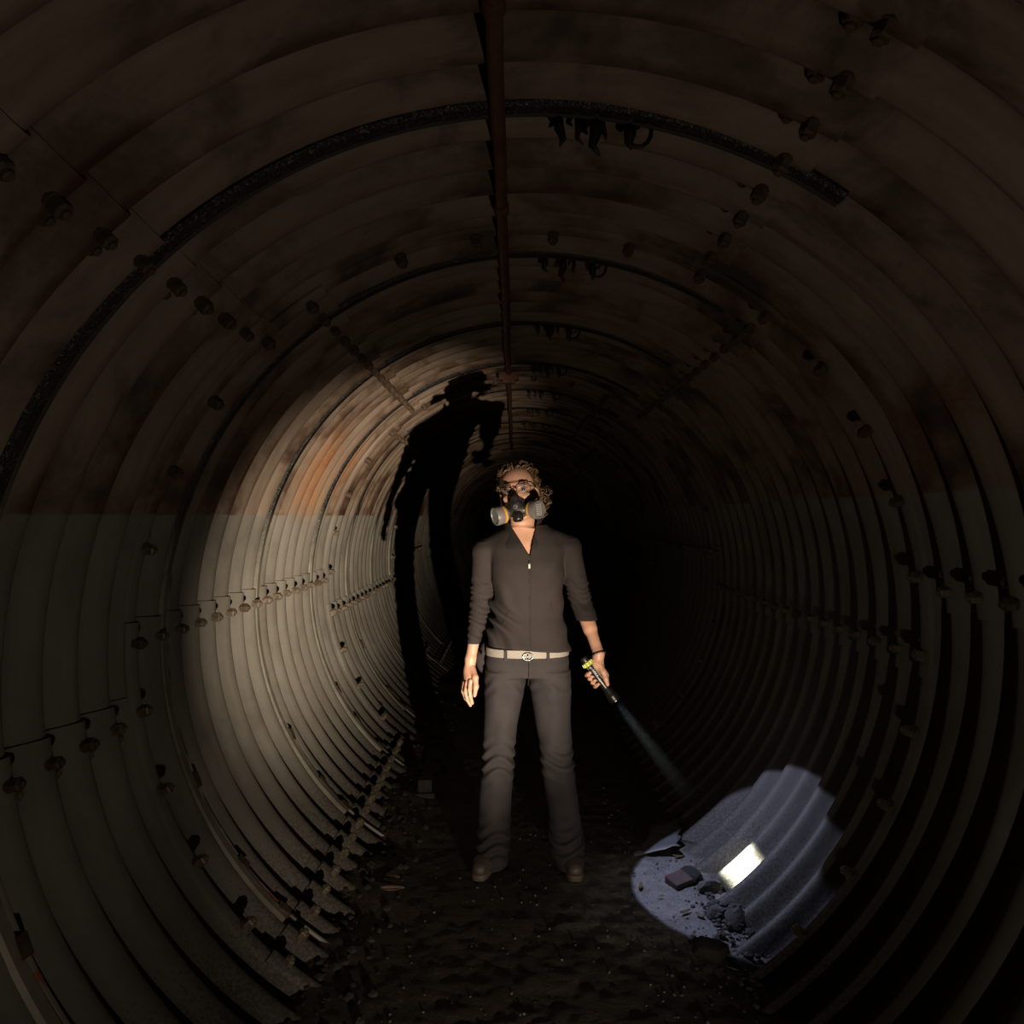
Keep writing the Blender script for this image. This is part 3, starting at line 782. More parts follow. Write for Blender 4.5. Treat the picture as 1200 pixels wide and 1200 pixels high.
# trousers -----------------------------------------------------------------------------
T = Field((-0.24, Y0 - 0.22, 0.02), (0.40, Y0 + 0.24, 0.98), 0.0045)
T.loft([(0.812, cx0, Y0, 0.165, 0.112), (0.86, cx0, Y0, 0.176, 0.115), (0.945, cx0, Y0, 0.160, 0.102)], 0.01, 'u', None, 2.3)
def leg_wr(ph):
    def fn(X, Y, Z):
        kn = np.exp(-((Z - 0.45) / 0.07) ** 2); cf = np.exp(-((Z - 0.12) / 0.07) ** 2); hp = np.exp(-((Z - 0.78) / 0.06) ** 2)
        w = np.sin(2 * np.pi * (Z / 0.052 + 0.5 * np.sin(X * 30 + ph) + 0.4 * np.sin(Y * 26)))
        v = np.sin(X * 75 + 2.0 * np.sin(Z * 14 + ph)) 
        return (0.0068 * w * kn + 0.0075 * w * cf + 0.002 * w * hp + 0.0018 * v).astype(np.float32)
    return fn
def leg(hx, st, ph):
    T.loft([(z, W(x, 0).x, Y0 + dy, rx / 279.5, ry) for z, x, rx, dy, ry in st], 0.022, 'u', leg_wr(ph))
zz_ = lambda y: W(0, y).z
leg(0, [(zz_(1011), 576, 18.5, -0.005, 0.098), (zz_(990), 577, 20.5, 0.008, 0.084), (zz_(950), 579.5, 19, 0.025, 0.064), (zz_(895), 583.5, 18.6, -0.005, 0.068), (zz_(850), 587, 19.4, 0.0, 0.074), (zz_(805), 591.2, 24.4, 0.0, 0.095), (zz_(785), 592.5, 24.5, 0, 0.10)], 0.3)
leg(1, [(zz_(1011), 667, 18.0, -0.005, 0.098), (zz_(990), 664.5, 20, 0.008, 0.084), (zz_(950), 660.5, 18.6, 0.025, 0.064), (zz_(895), 653.5, 19.0, -0.005, 0.068), (zz_(850), 648.5, 20.0, 0.0, 0.074), (zz_(805), 645, 24.0, 0.0, 0.095), (zz_(785), 643.5, 24.5, 0, 0.10)], 1.9)
trousers = own(link('trousers', T.mesh('trousers'), M['trousers']))
# belt
bz = W(0, 761).z
def band(cx, cy, rx, ry, z0, z1, th, tilt=0.0, pw=2.3, n=64):
    v = []; f = []
    for k in range(n):
        t = 2 * math.pi * k / n; c, s = math.cos(t), math.sin(t)
        ex = math.copysign(abs(c) ** (2 / pw), c); ey = math.copysign(abs(s) ** (2 / pw), s)
        for r_, z in ((0, z0), (th, z0), (th, z1), (0, z1)):
            v.append((cx + ex * (rx + r_), cy + ey * (ry + r_), z + tilt * ex))
    for k in range(n):
        a = k * 4; b_ = ((k + 1) % n) * 4
        for i in range(4): f.append((a + i, a + (i + 1) % 4, b_ + (i + 1) % 4, b_ + i))
    m = MB(); m.add(v, f); return m
belt = own(band(cx0, Y0, 0.164, 0.106, bz - 0.018, bz + 0.014, 0.010, 0.0).build('belt', M['belt'], None, True, 40), trousers)
def belt_front(x): return Y0 - 0.116 * max(0.05, 1 - abs((x - cx0) / 0.174) ** 2.3) ** (1 / 2.3)
for px in (593, 641):
    x = W(px, 0).x; b = MB(); b.box((x, belt_front(x) - 0.003, bz - 0.008), (0.012, 0.006, 0.040)); own(b.build('belt_loop', M['trousers']), trousers)
x = W(618, 0).x; b = MB()
b.tube([(x + 0.020 * math.cos(t), belt_front(x) - 0.006, bz - 0.009 + 0.014 * math.sin(t)) for t in np.linspace(0, 2 * math.pi, 20)], 0.003, 7, False)
b.tube([(x, belt_front(x) - 0.007, bz - 0.022), (x, belt_front(x) - 0.009, bz + 0.004)], 0.002, 6)
own(b.build('buckle', M['metal'], None, True), belt)
b = MB()
zf = lambda z: Y0 - 0.113
b.tube([(cx0 + 0.004, Y0 - 0.114, zz_(771)), (cx0 + 0.004, Y0 - 0.119, zz_(785)), (cx0 + 0.001, Y0 - 0.110, zz_(797))], 0.0016, 6)
own(b.build('fly_seam', M['collar'], None, True), trousers)

# shoes --------------------------------------------------------------------------------
def shoe(heel, toe):
    heel = Vector(heel); toe = Vector(toe); d = (toe - heel); d.z = 0; L = d.length; d.normalize(); s = Vector((-d.y, d.x, 0))
    F = Field((min(heel.x, toe.x) - .09, min(heel.y, toe.y) - .09, 0.0), (max(heel.x, toe.x) + .09, max(heel.y, toe.y) + .09, 0.16), 0.004)
    q = lambda t, z, o=0: heel + d * (L * t) + s * o + Vector((0, 0, z))
    F.capsule(q(0.08, 0.062), q(0.30, 0.066), 0.036, 0.036, 0.02); F.capsule(q(0.1, 0.085), q(0.22, 0.085), 0.034, 0.032, 0.02)
    F.capsule(q(0.30, 0.056), q(0.72, 0.044), 0.034, 0.031, 0.02); F.capsule(q(0.70, 0.042, -0.010), q(0.88, 0.040, -0.006), 0.032, 0.025, 0.02)
    F.capsule(q(0.70, 0.042, 0.010), q(0.88, 0.040, 0.006), 0.032, 0.025, 0.02)
    sl, X, Y, Z = F.blk(F.lo, F.lo + F.h * F.n); F.put(sl, (Z - 0.022) + 0 * X + 0 * Y, 0.002, 's')
    o = own(link('shoe', F.mesh('shoe'), M['leather']))
    n = 40; v = []; f = []
    for k in range(n):
        t = 2 * math.pi * k / n; a = math.cos(t); w = 0.037 + 0.007 * max(0, a)
        p = heel + d * (L * (0.5 + 0.53 * a)) + s * (w * math.copysign(abs(math.sin(t)) ** 0.6, math.sin(t)))
        for z, g in ((0.0, 0.97), (0.006, 1.0), (0.024, 1.0), (0.027, 0.96)):
            c = heel.lerp(toe, 0.5); pp = c + (p - c) * g; v.append((pp.x, pp.y, z + 0.004))
    for k in range(n):
        a = k * 4; b_ = ((k + 1) % n) * 4
        for i in range(3): f.append((a + i, b_ + i, b_ + i + 1, a + i + 1))
    f.append(tuple(k * 4 for k in range(n))[::-1]); f.append(tuple(k * 4 + 3 for k in range(n)))
    m = MB(); m.add(v, f); own(m.build('sole', M['sole'], None, True, 50), o)
    m = MB()
    for i in range(4):
        a = q(0.50 + 0.06 * i, 0.076 - 0.004 * i, -0.018); b2 = q(0.52 + 0.06 * i, 0.076 - 0.004 * i, 0.018); c2 = (a + b2) / 2 + Vector((0, 0, 0.007))
        m.tube([a, c2, b2], 0.003, 6)
    own(m.build('laces', M['sole'], None, True), o)
shoe((W(577, 0).x, Y0 + 0.10, 0), (W(564, 0).x - 0.008, Y0 - 0.135, 0))
shoe((W(667, 0).x, Y0 + 0.10, 0), (W(672, 0).x, Y0 - 0.140, 0))

# hair ---------------------------------------------------------------------------------
HF = Field(tuple(HC - Vector((.15, .16, .17))), tuple(HC + Vector((.18, .19, .17))), 0.0045)
HF.ell(H(0, 0.030, 0.036), (0.082, 0.092, 0.084), HROT, 0.01)
HF.ell(H(0, -0.085, 0.0), (0.066, 0.085, 0.066), HROT, 0.008, 's')
HF.ell(H(0, -0.06, -0.08), (0.085, 0.10, 0.075), HROT, 0.008, 's')
HF.ell(H(0.066, 0.075, -0.012), (0.034, 0.036, 0.042), HROT, 0.02)
hair = own(link('hair', HF.mesh('hair'), M['hair']))
m = MB()
def lock(p0, p1, bulge, turns, rad, r, n=16):
    a = rnd.uniform(0, 6.28); P = []; ax = (p1 - p0).normalized(); u = ax.orthogonal().normalized(); w = ax.cross(u)
    for i in range(n):
        t = i / (n - 1); c = p0.lerp(p1, t) + bulge * (4 * t * (1 - t)); k = rad * min(1, 3 * t + 0.2)
        P.append(HC + HROT @ (c + (u * math.cos(a + turns * 6.28 * t) + w * math.sin(a + turns * 6.28 * t)) * k))
    m.tube(P, [r * (1.0 - 0.6 * abs(2 * i / (n - 1) - 1) ** 2) for i in range(n)], 5, True)
def on_scalp(az, el, k=1.0):
    return Vector((0, 0.028, 0.034)) + Vector((0.082 * math.sin(az) * math.cos(el), -0.092 * math.cos(az) * math.cos(el), 0.084 * math.sin(el))) * k
for i in range(120):                                                       # swept back from the hairline
    az = R(rnd.uniform(-100, 100)); el = R(rnd.uniform(38, 70)) * (1 - 0.5 * abs(az) / 1.75)
    a = on_scalp(az, el, 1.0); b2 = on_scalp(az * 1.25 + (R(25) if az > 0 else -R(25)), el + R(rnd.uniform(-5, 25)), 1.03)
    lock(a, b2, (a + b2 - Vector((0, 0.056, 0.068))) * 0.10, rnd.uniform(0.4, 1.0), rnd.uniform(0.003, 0.006), rnd.uniform(0.0030, 0.0052))
for i in range(46):                                                        # loose curls by the temples
    sx = -1 if i % 2 else 1
    a = on_scalp(sx * R(rnd.uniform(62, 95)), R(rnd.uniform(10, 42)), 1.0); b2 = a + Vector((sx * rnd.uniform(-0.004, 0.010), rnd.uniform(-0.005, 0.03), -rnd.uniform(0.03, 0.065)))
    lock(a, b2, Vector((sx * 0.008, 0, 0)), rnd.uniform(1.2, 2.4), rnd.uniform(0.004, 0.008), rnd.uniform(0.0018, 0.003))
for i in range(40):                                                        # gathered bunch and its loose ends, viewer's right
    a = Vector((0.068, 0.075, -0.008)) + Vector((rnd.uniform(-.022, .022), rnd.uniform(-.03, .03), rnd.uniform(-.03, .03)))
    b2 = a + Vector((rnd.uniform(-0.005, 0.03), rnd.uniform(-0.03, 0.03), -rnd.uniform(0.02, 0.05) - (0.05 if i < 8 else 0)))
    lock(a, b2, Vector((0.022, -0.012, 0)), rnd.uniform(1.5, 3), rnd.uniform(0.006, 0.011), rnd.uniform(0.0018, 0.0032))
own(m.build('curls', M['hair'], None, True), hair)

# respirator ---------------------------------------------------------------------------
resp = own(empty('respirator', (0.06, Y0, 0)))
resp.matrix_parent_inverse = PINV
def own_r(o, par): 
    o.parent = par; o.matrix_parent_inverse = PINV; return o
RF = Field(tuple(HC - Vector((.14, .20, .16))), tuple(HC + Vector((.14, .06, .06))), 0.0026)
RF.ell(H(0, -0.072, -0.066), (0.047, 0.050, 0.046), HROT, 0.01)
RF.chain([H(0, -0.112, -0.006), H(0, -0.126, -0.030), H(0, -0.130, -0.052)], [0.0085, 0.0165, 0.024], 0.010)
for sx in (-1, 1):
    RF.chain([H(sx * 0.012, -0.104, -0.038), H(sx * 0.048, -0.078, -0.056)], [0.012, 0.009], 0.010)
    RF.chain([H(0, -0.112, -0.074), H(sx * 0.046, -0.104, -0.080)], [0.024, 0.021], 0.012)
RF.ell(H(0, -0.01, -0.035), (0.057, 0.070, 0.080), HROT, 0.006, 's')
shell = own_r(link('face_piece', RF.mesh('face_piece'), M['rubber']), resp)
b = MB()
b.lathe(H(0, -0.124, -0.094), HROT @ Vector((0, -0.30, -1)), [(-0.02, 0.017), (-0.012, 0.020), (0.022, 0.0215), (0.026, 0.019), (0.0262, 0.015), (0.018, 0.014)], 24)
own_r(b.build('exhale_valve', M['black'], None, True, 40), resp)
b = MB(); b.lathe(H(0, -0.148, -0.062), HROT @ Vector((0, -1, -0.25)), [(-0.012, 0.013), (0.003, 0.0125), (0.006, 0.010), (0.0065, 0.001)], 24)
own_r(b.build('valve_cover', M['rubber'], None, True, 40), resp)
b = MB()
for dz in (-0.004, 0.0015, 0.006): b.box(H(0, -0.1565, -0.063 + dz), (0.012, 0.0012, 0.002), HROT)
own_r(b.build('raised_mark', M['dark_plastic']), resp)
for sx in (-1, 1):
    ax = HROT @ Vector((sx * 0.80, -0.55, -0.12)).normalized(); c = H(sx * 0.046, -0.106, -0.082)
    ct = own_r(empty('cartridge', (0.06, Y0, 0)), resp)
    b = MB(); b.lathe(c, ax, [(0.0, 0.026), (0.004, 0.030), (0.012, 0.0345), (0.030, 0.0355), (0.0305, 0.0375), (0.052, 0.0375), (0.055, 0.036), (0.055, 0.030), (0.052, 0.029), (0.0518, 0.001)], 32)
    own_r(b.build('canister', M['grey_plastic'], None, True, 35), ct)
    b = MB(); b.lathe(c, ax, [(0.0125, 0.0352), (0.013, 0.0362), (0.0215, 0.0366), (0.022, 0.0358)], 32)
    own_r(b.build('yellow_stripe', M['yellow'], None, True, 35), ct)
    b = MB(); b.lathe(c, ax, [(0.0235, 0.0356), (0.024, 0.0364), (0.0285, 0.0366), (0.029, 0.0358)], 32)
    own_r(b.build('purple_stripe', M['purple'], None, True, 35), ct)
    b = MB(); u = ax.orthogonal().normalized(); w = ax.cross(u); up = (HROT @ Vector((0, 0, 1))); up = (up - ax * up.dot(ax)).normalized(); w = ax.cross(up)
    rot = Matrix((w, up, ax)).transposed()
    for i in range(-3, 4):
        for j in (-1, 0, 1):
            if abs(i) * 0.0065 + abs(j) * 0.008 < 0.028: b.box(c + ax * 0.0525 + up * (i * 0.0068) + w * (j * 0.0105), (0.0075 if j else 0.006, 0.0032, 0.002), rot)
    own_r(b.build('embossing', M['white'] if sx > 0 else M['grey_plastic']), ct)
    b = MB(); b.tube([H(sx * 0.040, -0.085, -0.066), H(sx * 0.064, -0.045, -0.056), H(sx * 0.078, 0.01, -0.034), H(sx * 0.078, 0.07, 0.0), H(0, 0.128, 0.02)], 0.010, 8, True, 0.35)
    own_r(b.build('strap', M['black'], None, True), resp)
    b = MB(); b.tube([H(sx * 0.074, 0.005, -0.010), H(sx * 0.083, 0.02, 0.04), H(sx * 0.060, 0.03, 0.10), H(0, 0.03, 0.122)], 0.007, 8, True, 0.35)
    own_r(b.build('strap', M['black'], None, True), resp)

# spectacles ---------------------------------------------------------------------------
sp = own(empty('spectacles', (0.06, Y0, 0))); sp.matrix_parent_inverse = PINV
for sx in (-1, 1):
    loop = []
    for t in np.linspace(0, 2 * math.pi, 26):
        c, s = math.cos(t), math.sin(t); ex = math.copysign(abs(c) ** 0.55, c); ey = math.copysign(abs(s) ** 0.6, s)
        x = 0.0355 + 0.0270 * ex; loop.append((sx * x, -0.1065 + 0.014 * (x / 0.06) ** 2, 0.007 + 0.0155 * ey + 0.003 * ex))
    b = MB(); b.tube([H(*p) for p in loop], [0.0011 + (0.0014 if p[2] > 0.012 else 0) for p in loop], 7, False)
    own_r(b.build('rim', M['black'], None, True), sp)
    b = MB(); ins = loop[:-1]; k = len(ins)
    c = (sx * 0.0335, -0.1025, 0.008); b.add([H(*p) for p in ins] + [H(*c)] + [H(p[0], p[1] + .0012, p[2]) for p in ins] + [H(c[0], c[1] + .0012, c[2])],
        [(i, (i + 1) % k, k) for i in range(k)] + [((i + 1) % k + k + 1, i + k + 1, 2 * k + 1) for i in range(k)])
    own_r(b.build('lens', M['lens'], None, True), sp)
    b = MB(); b.tube([H(sx * 0.058, -0.094, 0.014), H(sx * 0.072, -0.080, 0.014), H(sx * 0.078, -0.03, 0.010), H(sx * 0.079, 0.01, 0.004), H(sx * 0.078, 0.03, -0.012)], 0.0020, 7)
    own_r(b.build('temple', M['black'], None, True), sp)
b = MB(); b.tube([H(-0.010, -0.1045, 0.013), H(0, -0.108, 0.016), H(0.010, -0.1045, 0.013)], 0.0018, 7); own_r(b.build('bridge', M['black'], None, True), sp)

# bracelet
bc = own(empty('bracelet', (0.06, Y0, 0))); bc.matrix_parent_inverse = PINV
fd = (wR - eR).normalized(); c = wR + fd * 0.004; u = fd.orthogonal().normalized(); w = fd.cross(u)
BEAD = MB(); BEAD.lathe((0, 0, 0), (0, 0, 1), [(-0.0040 * math.cos(a), 0.0042 * math.sin(a) + 0.0003) for a in np.linspace(0, math.pi, 6)], 8)
bm_ = mesh_np('bead', BEAD.v, BEAD.f, True); bm_.materials.append(M['black'])
for k in range(20):
    a = 2 * math.pi * k / 20; o = bpy.data.objects.new('bead', bm_); COL.objects.link(o)
    own_r(o, bc); o.location = c + (u * math.cos(a) + w * math.sin(a)) * 0.0262

# ------------------------------------------------------------------ hand torch
torch = tag(empty('flashlight', tuple(TORCH_LENS)), 'black hand torch with a lime-green collar lit in the gripping hand', 'flashlight')
bpy.context.view_layer.update()
TIV = Matrix.Translation(-TORCH_LENS)
def own_t(o, par=None):
    o.parent = par or torch
    if par is None: o.matrix_parent_inverse = TIV
    return o
b = MB(); b.lathe(TORCH_LENS, -TD, [(0.058, 0.0155), (0.062, 0.0165), (0.172, 0.0165), (0.176, 0.0155)], 28)
barrel = own_t(b.build('barrel', M['black'], None, True, 40))
b = MB(); b.lathe(TORCH_LENS, -TD, [(0.001, 0.0165), (0.000, 0.0225), (0.003, 0.0245), (0.007, 0.0245), (0.008, 0.0232), (0.010, 0.0232), (0.011, 0.0245), (0.015, 0.0245), (0.016, 0.0232), (0.018, 0.0232), (0.019, 0.0245), (0.024, 0.0245), (0.028, 0.0225), (0.042, 0.0200), (0.056, 0.0165), (0.060, 0.0155)], 28)
own_t(b.build('head', M['black'], None, True, 40))
b = MB(); b.tube([TORCH_LENS + TD * 0.0005 + (TS * math.cos(a) + TF * math.sin(a)) * 0.0215 for a in np.linspace(0, 2 * math.pi, 28)], 0.0022, 7, False)
own_t(b.build('bezel', M['metal'], None, True))
m_em, nt, bb = new_mat('lit_lens'); bb.inputs['Emission Color'].default_value = (0.85, 0.92, 1, 1); bb.inputs['Emission Strength'].default_value = 25.0
b = MB(); b.lathe(TORCH_LENS, TD, [(-0.006, 0.006), (-0.001, 0.0200), (0.0022, 0.0200), (0.0046, 0.012), (0.0052, 0.001)], 24)
own_t(b.build('lens', m_em, None, True, 40))
b = MB(); b.lathe(TORCH_LENS, -TD, [(0.170, 0.017), (0.172, 0.0200), (0.188, 0.0200), (0.190, 0.017)], 28)
for k in range(8):
    a = 2 * math.pi * k / 8; b.box(TORCH_LENS - TD * 0.180 + (TS * math.cos(a) + TF * math.sin(a)) * 0.0200, (0.005, 0.005, 0.014), Matrix((TS, TF, TD)).transposed())
own_t(b.build('lime_collar', M['lime'], None, True, 30))
b = MB(); b.lathe(TORCH_LENS, -TD, [(0.188, 0.0155), (0.202, 0.0165), (0.210, 0.0145), (0.213, 0.008)], 24)
own_t(b.build('tail_cap', M['black'], None, True, 40))
b = MB(); rt = Matrix((TS, TF, TD)).transposed()
for s_ in (-0.85, 0.75):
    d_ = (TF * math.cos(s_) + TS * math.sin(s_)); b.tube([TORCH_LENS - TD * t + d_ * 0.0166 for t in (0.168, 0.15, 0.13, 0.11, 0.085)], 0.0011, 6)
own_t(b.build('white_stripe', M['white'], None, True), barrel)
b = MB()
for i, (t, wd, o_) in enumerate(((0.163, 0.006, 0.1), (0.158, 0.0025, -0.2), (0.149, 0.007, -0.25), (0.144, 0.007, -0.1), (0.139, 0.0065, -0.25), (0.134, 0.007, -0.15), (0.129, 0.006, -0.25), (0.121, 0.007, -0.2), (0.104, 0.006, 0.0), (0.098, 0.006, 0.1))):
    d_ = (TF * math.cos(o_) + TS * math.sin(o_)); b.box(TORCH_LENS - TD * t + d_ * 0.0164, (wd, 0.0012, 0.0026), rt)
own_t(b.build('worn_lettering', M['white']), barrel)
# its light: a wide even cone and a tight bright core
def torch_spot(name, watts, deg, blend, rad, col):
    o = spot(name, tuple(TORCH_LENS + TD * 0.008), tuple(TORCH_AIM), watts, deg, blend, col, rad)
    return o
torch_spot('flashlight_cone', 18.0, 67, 0.10, 0.006, COOL)
torch_spot('flashlight_core', 1200, 13, 0.9, 0.017, (0.97, 1.0, 0.82))
# dusty air cut to the beam's cone, density graded to draw the light
def haze():
    m = bpy.data.materials.new('beam_cone_haze'); m.use_nodes = True; nt = m.node_tree
    for n in list(nt.nodes):
        if n.type != 'OUTPUT_MATERIAL': nt.nodes.remove(n)
    sc = N(nt, 'ShaderNodeVolumeScatter'); sc.inputs['Color'].default_value = (0.72, 0.9, 1.0, 1);  sc.inputs['Anisotropy'].default_value = 0.2
    geo = N(nt, 'ShaderNodeNewGeometry'); dd = N(nt, 'ShaderNodeVectorMath', operation='DISTANCE')
    nt.links.new(geo.outputs['Position'], dd.inputs[0]); dd.inputs[1].default_value = tuple(TORCH_LENS)
    nt.links.new(mth(nt, 'MULTIPLY', mth(nt, 'MULTIPLY', mth(nt, 'POWER', dd.outputs['Value'], 0.6), 0.016), mth(nt, 'SMOOTH_MAX', mth(nt, 'MULTIPLY_ADD', dd.outputs['Value'], -2.0, 1.0), 0.0, 0.05)), sc.inputs['Density'])
    nt.links.new(sc.outputs[0], nt.nodes['Material Output'].inputs['Volume'])
    L = (TORCH_AIM - TORCH_LENS).length
    b = MB(); b.lathe(TORCH_LENS + TD * 0.006, TD, [(0.004, 0.0185), (0.50, 0.042)], 24)
    o = b.build('beam_haze', m)
    tag(o, 'faint dusty air shaped into a cone to draw the flashlight beam', 'haze', kind='stuff')
haze()
# ------------------------------------------------------------------ loose things on the floor
import bmesh
M['stone'] = simple('grey_stone', (0.24, 0.235, 0.22), (0.15, 0.145, 0.135), 30, 0.8, 0, 0.5, 90)
M['dark_stone'] = simple('sooty_stone', (0.045, 0.040, 0.036), (0.025, 0.022, 0.02), 30, 0.85, 0, 0.6, 90)
M['brick'] = simple('dirty_brick', (0.20, 0.125, 0.105), (0.13, 0.085, 0.075), 30, 0.85, 0, 0.5, 90)
M['silt_clod'] = simple('silt_clods', (0.19, 0.18, 0.165), (0.11, 0.10, 0.09), 40, 0.9, 0, 0.5, 120)
M['clod'] = simple('dirt_clods', (0.075, 0.062, 0.05), (0.03, 0.025, 0.022), 40, 0.9, 0, 0.5, 120)
M['leaf'] = simple('dry_leaf', (0.34, 0.24, 0.15), (0.22, 0.15, 0.09), 40, 0.7)
M['ochre_leaf'] = simple('ochre_leaf', (0.30, 0.19, 0.07), (0.2, 0.12, 0.05), 40, 0.7)
M['sheet'] = simple('dull_zinc_sheet', (0.36, 0.36, 0.36), (0.24, 0.24, 0.24), 9, 0.45, 0.2, 0.15)
M['wood'] = simple('pale_splinter', (0.42, 0.34, 0.25), (0.3, 0.24, 0.17), 40, 0.7)

def rock_data(size, seed, sub=2, angular=0.25):
    bm = bmesh.new(); bmesh.ops.create_icosphere(bm, subdivisions=sub, radius=0.5)
    r_ = random.Random(seed); planes = [(Vector((r_.gauss(0, 1), r_.gauss(0, 1), r_.gauss(0, 1))).normalized(), r_.uniform(0.28, 0.42)) for _ in range(9)]
    for v_ in bm.verts:
        for n_, d_ in planes:
            e_ = v_.co.dot(n_) - d_
            if e_ > 0: v_.co -= n_ * e_ * 0.92
        v_.co *= 1 + r_.uniform(-0.03, 0.03)
    V = np.array([v_.co[:] for v_ in bm.verts]) * np.array(size) * 1.25
    Fc = [tuple(q.index for q in f_.verts) for f_ in bm.faces]; bm.free()
    return V, Fc
def rock(name, x, y, size, seed, mat, label, cat='stone', group=None, rz=0.0, sink=0.3):
    V, Fc = rock_data(size, seed)
    me = mesh_np(name, V, Fc, True); me.set_sharp_from_angle(angle=R(32))
    o = link(name, me, mat); o.rotation_euler = (0, 0, rz)
    o.location = (x, y, float(floor_z(x, y)) + size[2] * (0.5 - sink))
    return tag(o, label, cat, group)
rock('stone', 0.765, 3.00, (0.085, 0.06, 0.055), 3, M['stone'], 'smooth pale grey stone at the foot of the torchlit rib', rz=0.2)
rock('stone', 0.715, 3.10, (0.10, 0.08, 0.075), 5, M['dark_stone'], 'dark crumbly stone just behind the pale grey one')
rock('stone', 0.655, 2.555, (0.105, 0.085, 0.085), 8, M['dark_stone'], 'black angular stone at the near edge of the light patch')
rock('stone', 0.80, 2.735, (0.12, 0.09, 0.085), 12, M['silt_clod'], 'large lump of dirt atop the rubble heap under the right wall')
rock('stone', 0.735, 2.80, (0.075, 0.06, 0.05), 13, M['silt_clod'], 'small lump of dirt left of the rubble heap under the right wall')
b = MB(); b.box((0, 0, 0), (0.085, 0.075, 0.035), Matrix.Rotation(R(8), 3, 'X'))
o = b.build('brick_fragment', M['brick']); o.location = (0.655, 3.06, float(floor_z(0.655, 3.06)) + 0.012); o.rotation_euler = (0, R(-6), R(28))
bv = o.modifiers.new('bevel', 'BEVEL'); bv.width = 0.004; bv.segments = 2
tag(o, 'flat reddish brick fragment lying in the light patch', 'brick')
# bent zinc sheet at the far end of the light patch
v = []; f = []
for i in range(9):
    for j in range(7):
        x = -0.13 + 0.26 * i / 8; y = -0.17 + 0.34 * j / 6
        if i == 8: x -= 0.02 * (j % 2)
        v.append((x, y, 0.02 * math.sin(x * 14) + 0.03 * max(0, y - 0.05) + 0.012 * (j % 2 == 0) * (i > 6)))
for i in range(8):
    for j in range(6): f.append((i * 7 + j, (i + 1) * 7 + j, (i + 1) * 7 + j + 1, i * 7 + j + 1))
m = MB(); m.add(v, f); o = m.build('metal_sheet', M['sheet'], None, True)
sd = o.modifiers.new('solidify', 'SOLIDIFY'); sd.thickness = 0.003
o.location = (0.625, 3.47, 0.016); o.rotation_euler = (R(-3), R(-4), R(-14))
tag(o, 'bent grey metal sheet lying at the far end of the light patch', 'metal sheet')
# concrete block by the left wall
b = MB(); b.box((0, 0, 0), (0.072, 0.07, 0.085)); b.box((0, -0.01, -0.035), (0.10, 0.10, 0.03))
o = b.build('concrete_block', M['clod']); o.location = (-0.47, 4.03, float(floor_z(-0.47, 4.03)) + 0.042); o.rotation_euler = (0, 0, R(6))
bv = o.modifiers.new('bevel', 'BEVEL'); bv.width = 0.005; bv.segments = 2
tag(o, 'small dirty block standing at the foot of the left wall', 'block')

def leaf(x, y, ln, wd, rz, mat, label, name='leaf', cat='leaf', curl=0.25, group=None, dz=0.008, tilt=0):
    n = 9; v = []; f = []
    for i in range(n):
        t = i / (n - 1); w_ = wd * math.sin(math.pi * min(0.97, max(0.06, t)) ** 0.8) * 0.5
        z = curl * ln * (t - 0.5) ** 2
        for k, s_ in enumerate((-1, -0.4, 0, 0.4, 1)): v.append((ln * (t - 0.5), s_ * w_, z + abs(s_) * wd * 0.25))
    for i in range(n - 1):
        for k in range(4): f.append((i * 5 + k, (i + 1) * 5 + k, (i + 1) * 5 + k + 1, i * 5 + k + 1))
    m_ = MB(); m_.add(v, f); o = m_.build(name, mat, None, True)
    s_ = o.modifiers.new('solidify', 'SOLIDIFY'); s_.thickness = 0.0015
    o.location = (x, y, float(floor_z(x, y)) + dz); o.rotation_euler = (R(tilt or rnd.uniform(-12, 12)), R(rnd.uniform(-8, 8)), rz)
    return tag(o, label, cat, group)
leaf(-0.475, 2.985, 0.092, 0.024, 0.12, M['leaf'], 'longer pale curled leaf on the dirt beside the left wall', dz=0.016, curl=0.1, tilt=24)
leaf(-0.495, 3.075, 0.070, 0.020, -0.05, M['leaf'], 'shorter pale curled leaf just beyond the longer one', dz=0.016, curl=0.1, tilt=20)
for i, (x, y, ln, rz, t_) in enumerate(((0.63, 2.83, 0.045, 0.5, 'ochre leaf scrap in the middle of the light patch'), (0.675, 2.80, 0.04, 2.2, 'ochre leaf scrap nearest the rubble heap'),
        (0.62, 2.66, 0.04, 1.1, 'pale leaf scrap near the black angular stone'), (0.70, 3.28, 0.05, 0.2, 'ochre leaf scrap beside the bent metal sheet'), (0.50, 3.04, 0.05, 1.4, 'ochre leaf scrap at the left rim of the light patch'))):
    leaf(x, y, ln, 0.017, rz, M['leaf'] if i == 2 else M['ochre_leaf'], t_)
def splinter(x, y, ln, rz, tilt, label, dz=0.012):
    b = MB(); b.tube([(-ln / 2, 0, 0), (0, 0.003, 0.002), (ln / 2, 0, 0)], [0.002, 0.0045, 0.0015], 5, True, 0.6)
    o = b.build('wood_splinter', M['wood']); o.location = (x, y, float(floor_z(x, y)) + dz); o.rotation_euler = (0, tilt, rz); tag(o, label, 'splinter')
splinter(0.71, 2.98, 0.03, 1.2, 0.1, 'pale splinter in front of the smooth grey stone')
splinter(0.855, 2.60, 0.05, 2.6, 0.4, 'pale splinter caught on the lowest lit rib', 0.03)
splinter(0.70, 2.47, 0.05, 2.2, 0.2, 'pale splinter at the near tip of the light patch')
splinter(0.565, 2.95, 0.03, 0.2, 0.0, 'pale splinter on the bare floor of the light patch')
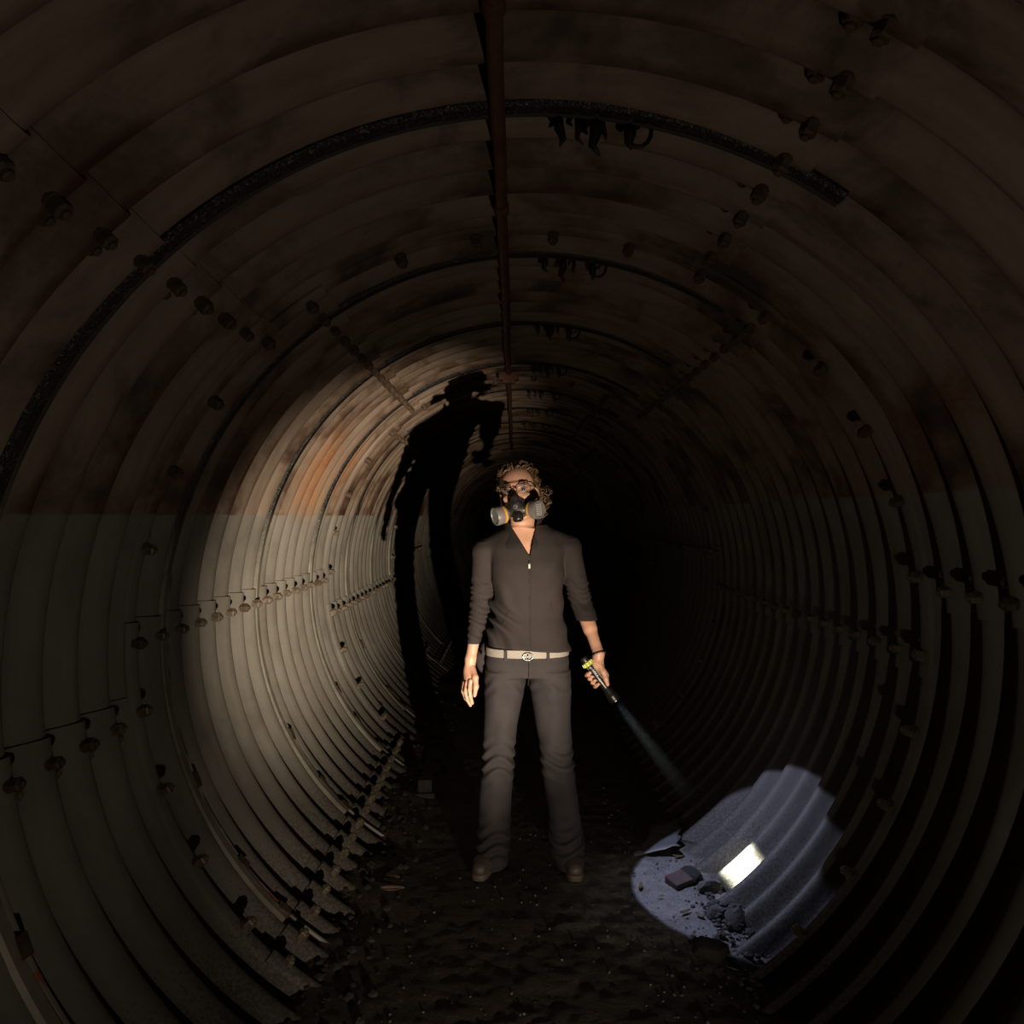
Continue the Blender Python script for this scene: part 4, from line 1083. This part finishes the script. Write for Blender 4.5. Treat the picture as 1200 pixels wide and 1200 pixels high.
# pale strap hanging far down the left wall
b = MB(); b.tube([(0.045, 0, 0.11), (0.030, 0, 0.075), (0.012, 0, 0.035), (-0.02, 0, 0.0), (-0.02, 0, -0.045)], [0.010, 0.013, 0.012, 0.010, 0.015], 6, True, 0.4)
o = b.build('strap', simple('pale_strap', (0.6, 0.57, 0.5), None, 30, 0.6), None, True); o.location = (-0.66, 8.6, 0.12)
tag(o, 'small pale strap dangling at the far left wall behind the person', 'strap')

# rubble nobody could count: small clods along both wall feet and sprinkled in the light patch
VA, FA = [], []
base = [rock_data((1, 1, 0.75), 100 + i, 1) for i in range(6)]
def clod(x, y, s_, zoff=0.0):
    V, Fc = base[rnd.randrange(6)]; a = rnd.uniform(0, 6.28); c, q = math.cos(a), math.sin(a)
    n0 = sum(len(q_) for q_ in VA)
    Vr = np.stack([V[:, 0] * c - V[:, 1] * q, V[:, 0] * q + V[:, 1] * c, V[:, 2]], 1) * s_
    VA.append(Vr + np.array([x, y, float(floor_z(x, y)) + s_ * 0.15 + zoff])); FA.extend([tuple(k + n0 for k in f_) for f_ in Fc])
def flush(name, mat, label):
    global VA, FA
    o = link(name, mesh_np(name, np.concatenate(VA), FA, False), mat); tag(o, label, 'rubble', kind='stuff'); VA, FA = [], []
for i in range(520):
    y = 1.6 + 4.4 * rnd.random() ** 1.2; e = -0.40 - 0.27 * rnd.random() ** 0.55
    clod(e, y, rnd.choice((0.008, 0.012, 0.016, 0.022, 0.032)))
flush('left_rubble', M['clod'], 'small dark clods strewn along the foot of the left wall')
for i in range(60):
    a = rnd.gauss(0, 1); b_ = rnd.gauss(0, 1); clod(0.775 + 0.05 * a, 2.76 + 0.09 * b_, rnd.uniform(0.010, 0.034), 0.025 * math.exp(-(a * a + b_ * b_) / 2))
for i in range(150):
    y = rnd.uniform(2.25, 2.95); clod(0.70 + 0.20 * rnd.random(), y, rnd.choice((0.006, 0.009, 0.013, 0.02)), 0.01)
flush('rubble_heap', M['silt_clod'], 'heap of dark clods under the torchlit right wall')
for i in range(380):
    y = rnd.uniform(2.2, 4.2); clod(0.80 - 0.36 * rnd.random() ** 1.6, y, rnd.choice((0.003, 0.004, 0.006, 0.008, 0.012)))
flush('right_grit', M['silt_clod'], 'grit scattered over the floor in the light patch')
for i in range(260):
    clod(rnd.uniform(-0.4, 0.5), rnd.uniform(1.9, 3.6), rnd.choice((0.003, 0.004, 0.006, 0.009)))
flush('floor_grit', M['stone'], 'tiny pale grit on the dirt floor in front of the person')

# every base colour darkened alike, so less bounced light fills the shade
for mt in bpy.data.materials:
    if not mt.use_nodes: continue
    pb = mt.node_tree.nodes.get('Principled BSDF')
    if pb is None or not pb.inputs['Base Color'].is_linked: continue
    nt = mt.node_tree; src = pb.inputs['Base Color'].links[0].from_socket
    mx = N(nt, 'ShaderNodeMix', data_type='RGBA', blend_type='MULTIPLY'); mx.inputs[0].default_value = 1.0
    mx.inputs[7].default_value = (0.5, 0.5, 0.5, 1)
    nt.links.new(src, mx.inputs[6]); nt.links.new(mx.outputs[2], pb.inputs['Base Color'])
